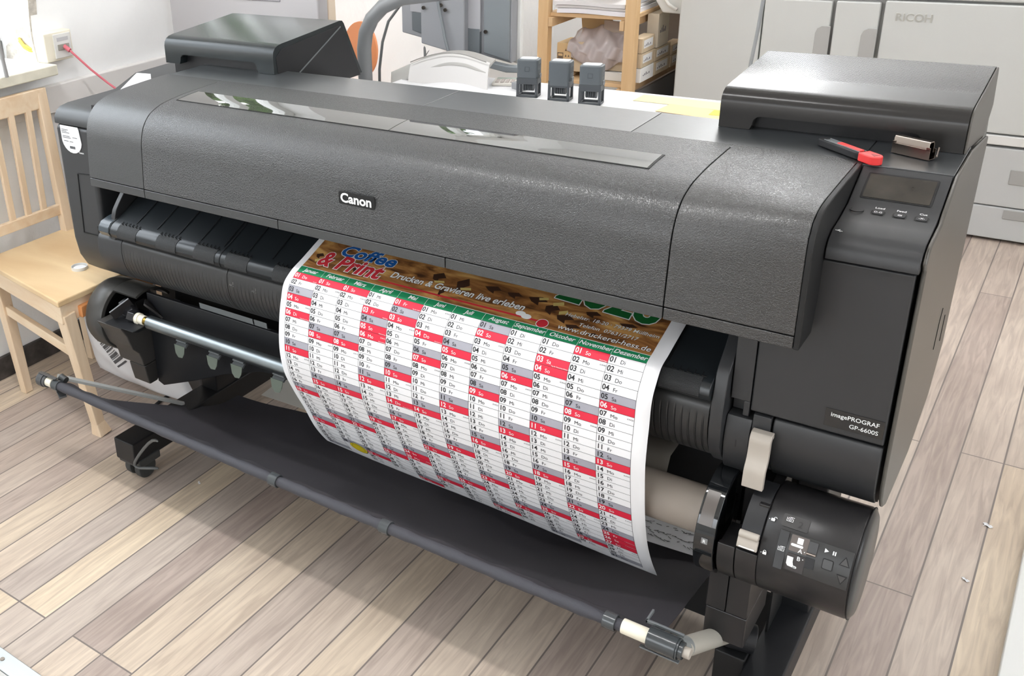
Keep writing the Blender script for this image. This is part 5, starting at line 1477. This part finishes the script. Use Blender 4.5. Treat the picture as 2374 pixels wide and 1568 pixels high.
carton('white_box', .230, 2.965, .494, .422, 3.25, .533, mat('white carton', (232, 232, 230), .6), 'flat white box under the brown boxes')
# film bag
q = MB()
def film(u, v):
    x = .150 + .27 * u; z = .690 - .10 * v - .05 * v * math.sin(math.pi * u) + .030 * math.sin(math.pi * u) * (1 - v)
    return (x, 3.04 - .09 * math.sin(math.pi * min(1, v * 1.0)) * .6 - .075 * v + .008 * math.sin(23 * u + 9 * v), z + .008 * math.sin(17 * u - 13 * v))
q.grid(film, 50, 30, th=(0, .002, 0))
single('plastic_film_bag', 'crumpled clear plastic film spilling over the boxes', 'plastic bag', q, mat('clear crumpled film', (224, 214, 214), .12, trans=.35), ang=50)
# paper stack on upper shelf
for i, (z_, h_, dx) in enumerate(((.789, .020, .02), (.811, .010, .012), (.823, .016, 0))):
    q = MB(); q.grid(lambda u, v: (.085 + dx + .335 * u, 2.915 + .4 * v, z_ + h_ + .003 * math.sin(5 * u)), 8, 4, th=(0, 0, -h_))
    single('paper_stack', ('lowest white ream of paper on the upper shelf', 'thin stack of mixed sheets in the middle of the pile', 'topmost loose white sheets on the shelf')[i], 'paper', q, mat('stack paper %d' % i, [(240, 240, 246), (206, 204, 204), (228, 228, 230)][i], .6), group='paper on the upper shelf', ang=60)
# small labelled cartons seen from the right side
lblw = mat('white box label', (238, 238, 238), .6); lid_ = mat('label print', (110, 110, 116), .6)
spec = [(2.955, .498, 3.105, .560, 'white'), (2.955, .562, 3.095, .624, 'brown'), (2.955, .626, 3.095, .690, 'brown'), (3.115, .498, 3.300, .560, 'brown'), (3.110, .562, 3.300, .618, 'brown'), (3.130, .620, 3.260, .770, 'tall'), (3.315, .498, 3.50, .552, 'brown'), (3.315, .554, 3.47, .600, 'brown')]
names_ = ['white carton at the bottom front of the right stack', 'brown labelled carton second from the bottom beside the front post', 'brown labelled carton on top beside the front post', 'brown carton with two labels at the bottom of the middle stack', 'brown carton with a long label under the upright one', 'upright pale carton with handwriting on the middle stack', 'brown carton at the bottom of the rear stack', 'brown carton on top of the rear stack']
for (y0, z0, y1, z1, kd), nm in zip(spec, names_):
    m_ = {'white': mat('white carton b', (238, 238, 236), .6), 'brown': cardm, 'tall': mat('cream carton', (228, 218, 200), .7)}[kd]
    t = carton('small_carton', .440, y0, z0, .492, y1, z1, m_, nm, 'small cartons on the right of the shelf')
    w = y1 - y0; h = z1 - z0
    fin('box_label', MB().box((.4918, y0 + w * .12, z0 + h * .3), (.4928, y0 + w * .85, z0 + h * .85)) if kd == 'brown' else MB().box((.4918, y0 + w * .25, z0 + h * .3), (.4926, y0 + w * .75, z0 + h * .6)), lblw if kd == 'brown' else m_, t)
    q = MB()
    for k in range(5): q.box((.4926, y0 + w * (.18 + .11 * k), z0 + h * .42), (.4932, y0 + w * (.18 + .11 * k) + w * .05, z0 + h * (.5 + .06 * (k % 3))))
    fin('label_print', q, lid_, t, smooth=False)
# white machine corner above the cartons
wmn = thing('white_printer', 'white office printer part above the cartons beside the large copier', 'printer', (.55, 3.4, .0))
q = MB(); q.exy([(.435, .90), (.515, .780), (.605, .778), (.605, .90)], 3.10, 3.5); fin('sloped_panel', q, mat('white sloped panel', (228, 230, 228), .5), wmn, bevel=.008)
q = MB(); q.tube([(.520, 3.09, .850), (.545, 3.085, .820), (.585, 3.082, .800)], .007, 10); fin('handle_rib', q, K['white'], wmn)
fin('lower_body', MB().box((.500, 3.52, 0), (.605, 3.9, .776)), mat('pale white body', (216, 218, 216), .5), wmn, bevel=.006)
fin('panel_foot', MB().box((.56, 3.30, 0), (.60, 3.5, .78)), K['white'], wmn)

# ------------------------------------------------------------------ large copier
cw = mat('warm white copier panel', (206, 208, 206), .5); cg = mat('copier groove', (160, 160, 158), .6); cl = mat('copier lower panel', (196, 198, 198), .5)
cp_ = thing('copier', 'large warm white floor-standing copier at the back of the room', 'copier', (1.6, 3.3, 0))
def K_(name, a, b, m, par=None, **k):
    return fin(name, MB().box(a, b), m, par or cp_, **k)
K_('side_unit', (.615, 3.03, 0), (.952, 3.65, 1.15), cw, bevel=.008, seg=3)
K_('core', (.955, 3.06, .05), (2.9, 3.65, 1.1), cg)
D1 = K_('door', (.957, 3.03, .42), (1.208, 3.065, .870), cw, bevel=.006)
D2 = K_('door', (1.222, 3.03, .42), (1.377, 3.065, .872), cw, bevel=.006)
D3 = K_('door', (1.392, 3.03, .418), (2.9, 3.065, .880), cw, bevel=.006)
for x_, dd in ((1.160, D1), (1.325, D2)):
    q = MB(); q.exy([(x_, .40), (x_ + .054, .40), (x_ + .054, .775), (x_ + .022, .775), (x_ + .006, .765), (x_, .745)], 3.0265, 3.032)
    fin('grip_recess_shade', q, mat('grip shade', (176, 176, 174), .5), dd, bevel=.002)  # flat grey plate; the recess's shade is put into its colour
K_('top_panel', (.957, 3.035, .888), (2.9, 3.3, 1.12), cw, bevel=.008)
K_('rail', (1.30, 3.028, .376), (2.9, 3.06, .412), mat('rail white', (226, 226, 224), .4), bevel=.004)
for z0, z1 in ((.142, .366), (.012, .138)):
    dr = K_('drawer', (1.30, 3.03, z0), (2.9, 3.065, z1), cl, bevel=.005)
    if z0 > .1:
        fin('drawer_grip', MB().box((1.895, 3.026, .232), (2.03, 3.032, .290)), mat('grip grey', (166, 166, 164), .5), dr, bevel=.006)
    else:
        fin('drawer_grip', MB().box((1.900, 3.026, .096), (2.10, 3.032, .134)), mat('grip grey b', (166, 166, 164), .5), dr, bevel=.006)
q = MB(); q.text('RICOH', (1.432, 3.0290, .8085), (1, 0, 0), (0, 0, 1), .0395, bold=.022, th=.0, lift=.0006, sx=1.02)
qs = MB(); qs.text('RICOH', (1.4310, 3.0296, .8100), (1, 0, 0), (0, 0, 1), .0395, bold=.022, lift=.0001, sx=1.02)
fin('brand_lettering', q, mat('embossed grey', (178, 178, 172), .5), D3, smooth=False)
fin('brand_edge_highlight', qs, mat('painted relief highlight', (236, 236, 232), .4), D3, smooth=False)  # pale offset copy paints the lit edge of the raised letters
q = MB(); q.tube([(1.447, 1.20, 1.30), (1.446, 1.20, 1.17), (1.440, 1.20, 1.08), (1.432, 1.20, 1.00), (1.430, 1.20, .93), (1.430, 1.19, .906)], .0042, 10)
single('hanging_cable', 'grey cable hanging in front of the copier behind the right lid', 'cable', q, mat('hanging cable grey', (140, 142, 144), .5), ang=60)
# white frame at the lower right
wfm = thing('framed_board', 'white framed board lying at the lower right of the room', 'board', (2.5, .6, 0))
for a, b in (((2.172, -.3, 0), (2.212, 1.30, .030)), ((2.212, 1.26, 0), (3.0, 1.30, .030)), ((2.212, -.3, 0), (3.0, -.26, .030)), ((2.96, -.26, 0), (3.0, 1.26, .03))):
    fin('rail', MB().box(a, b), K['white'], wfm, bevel=.004)
fin('infill_panel', MB().box((2.212, -.26, .004), (2.96, 1.26, .018)), mat('pale grey infill', (214, 212, 206), .6), wfm)
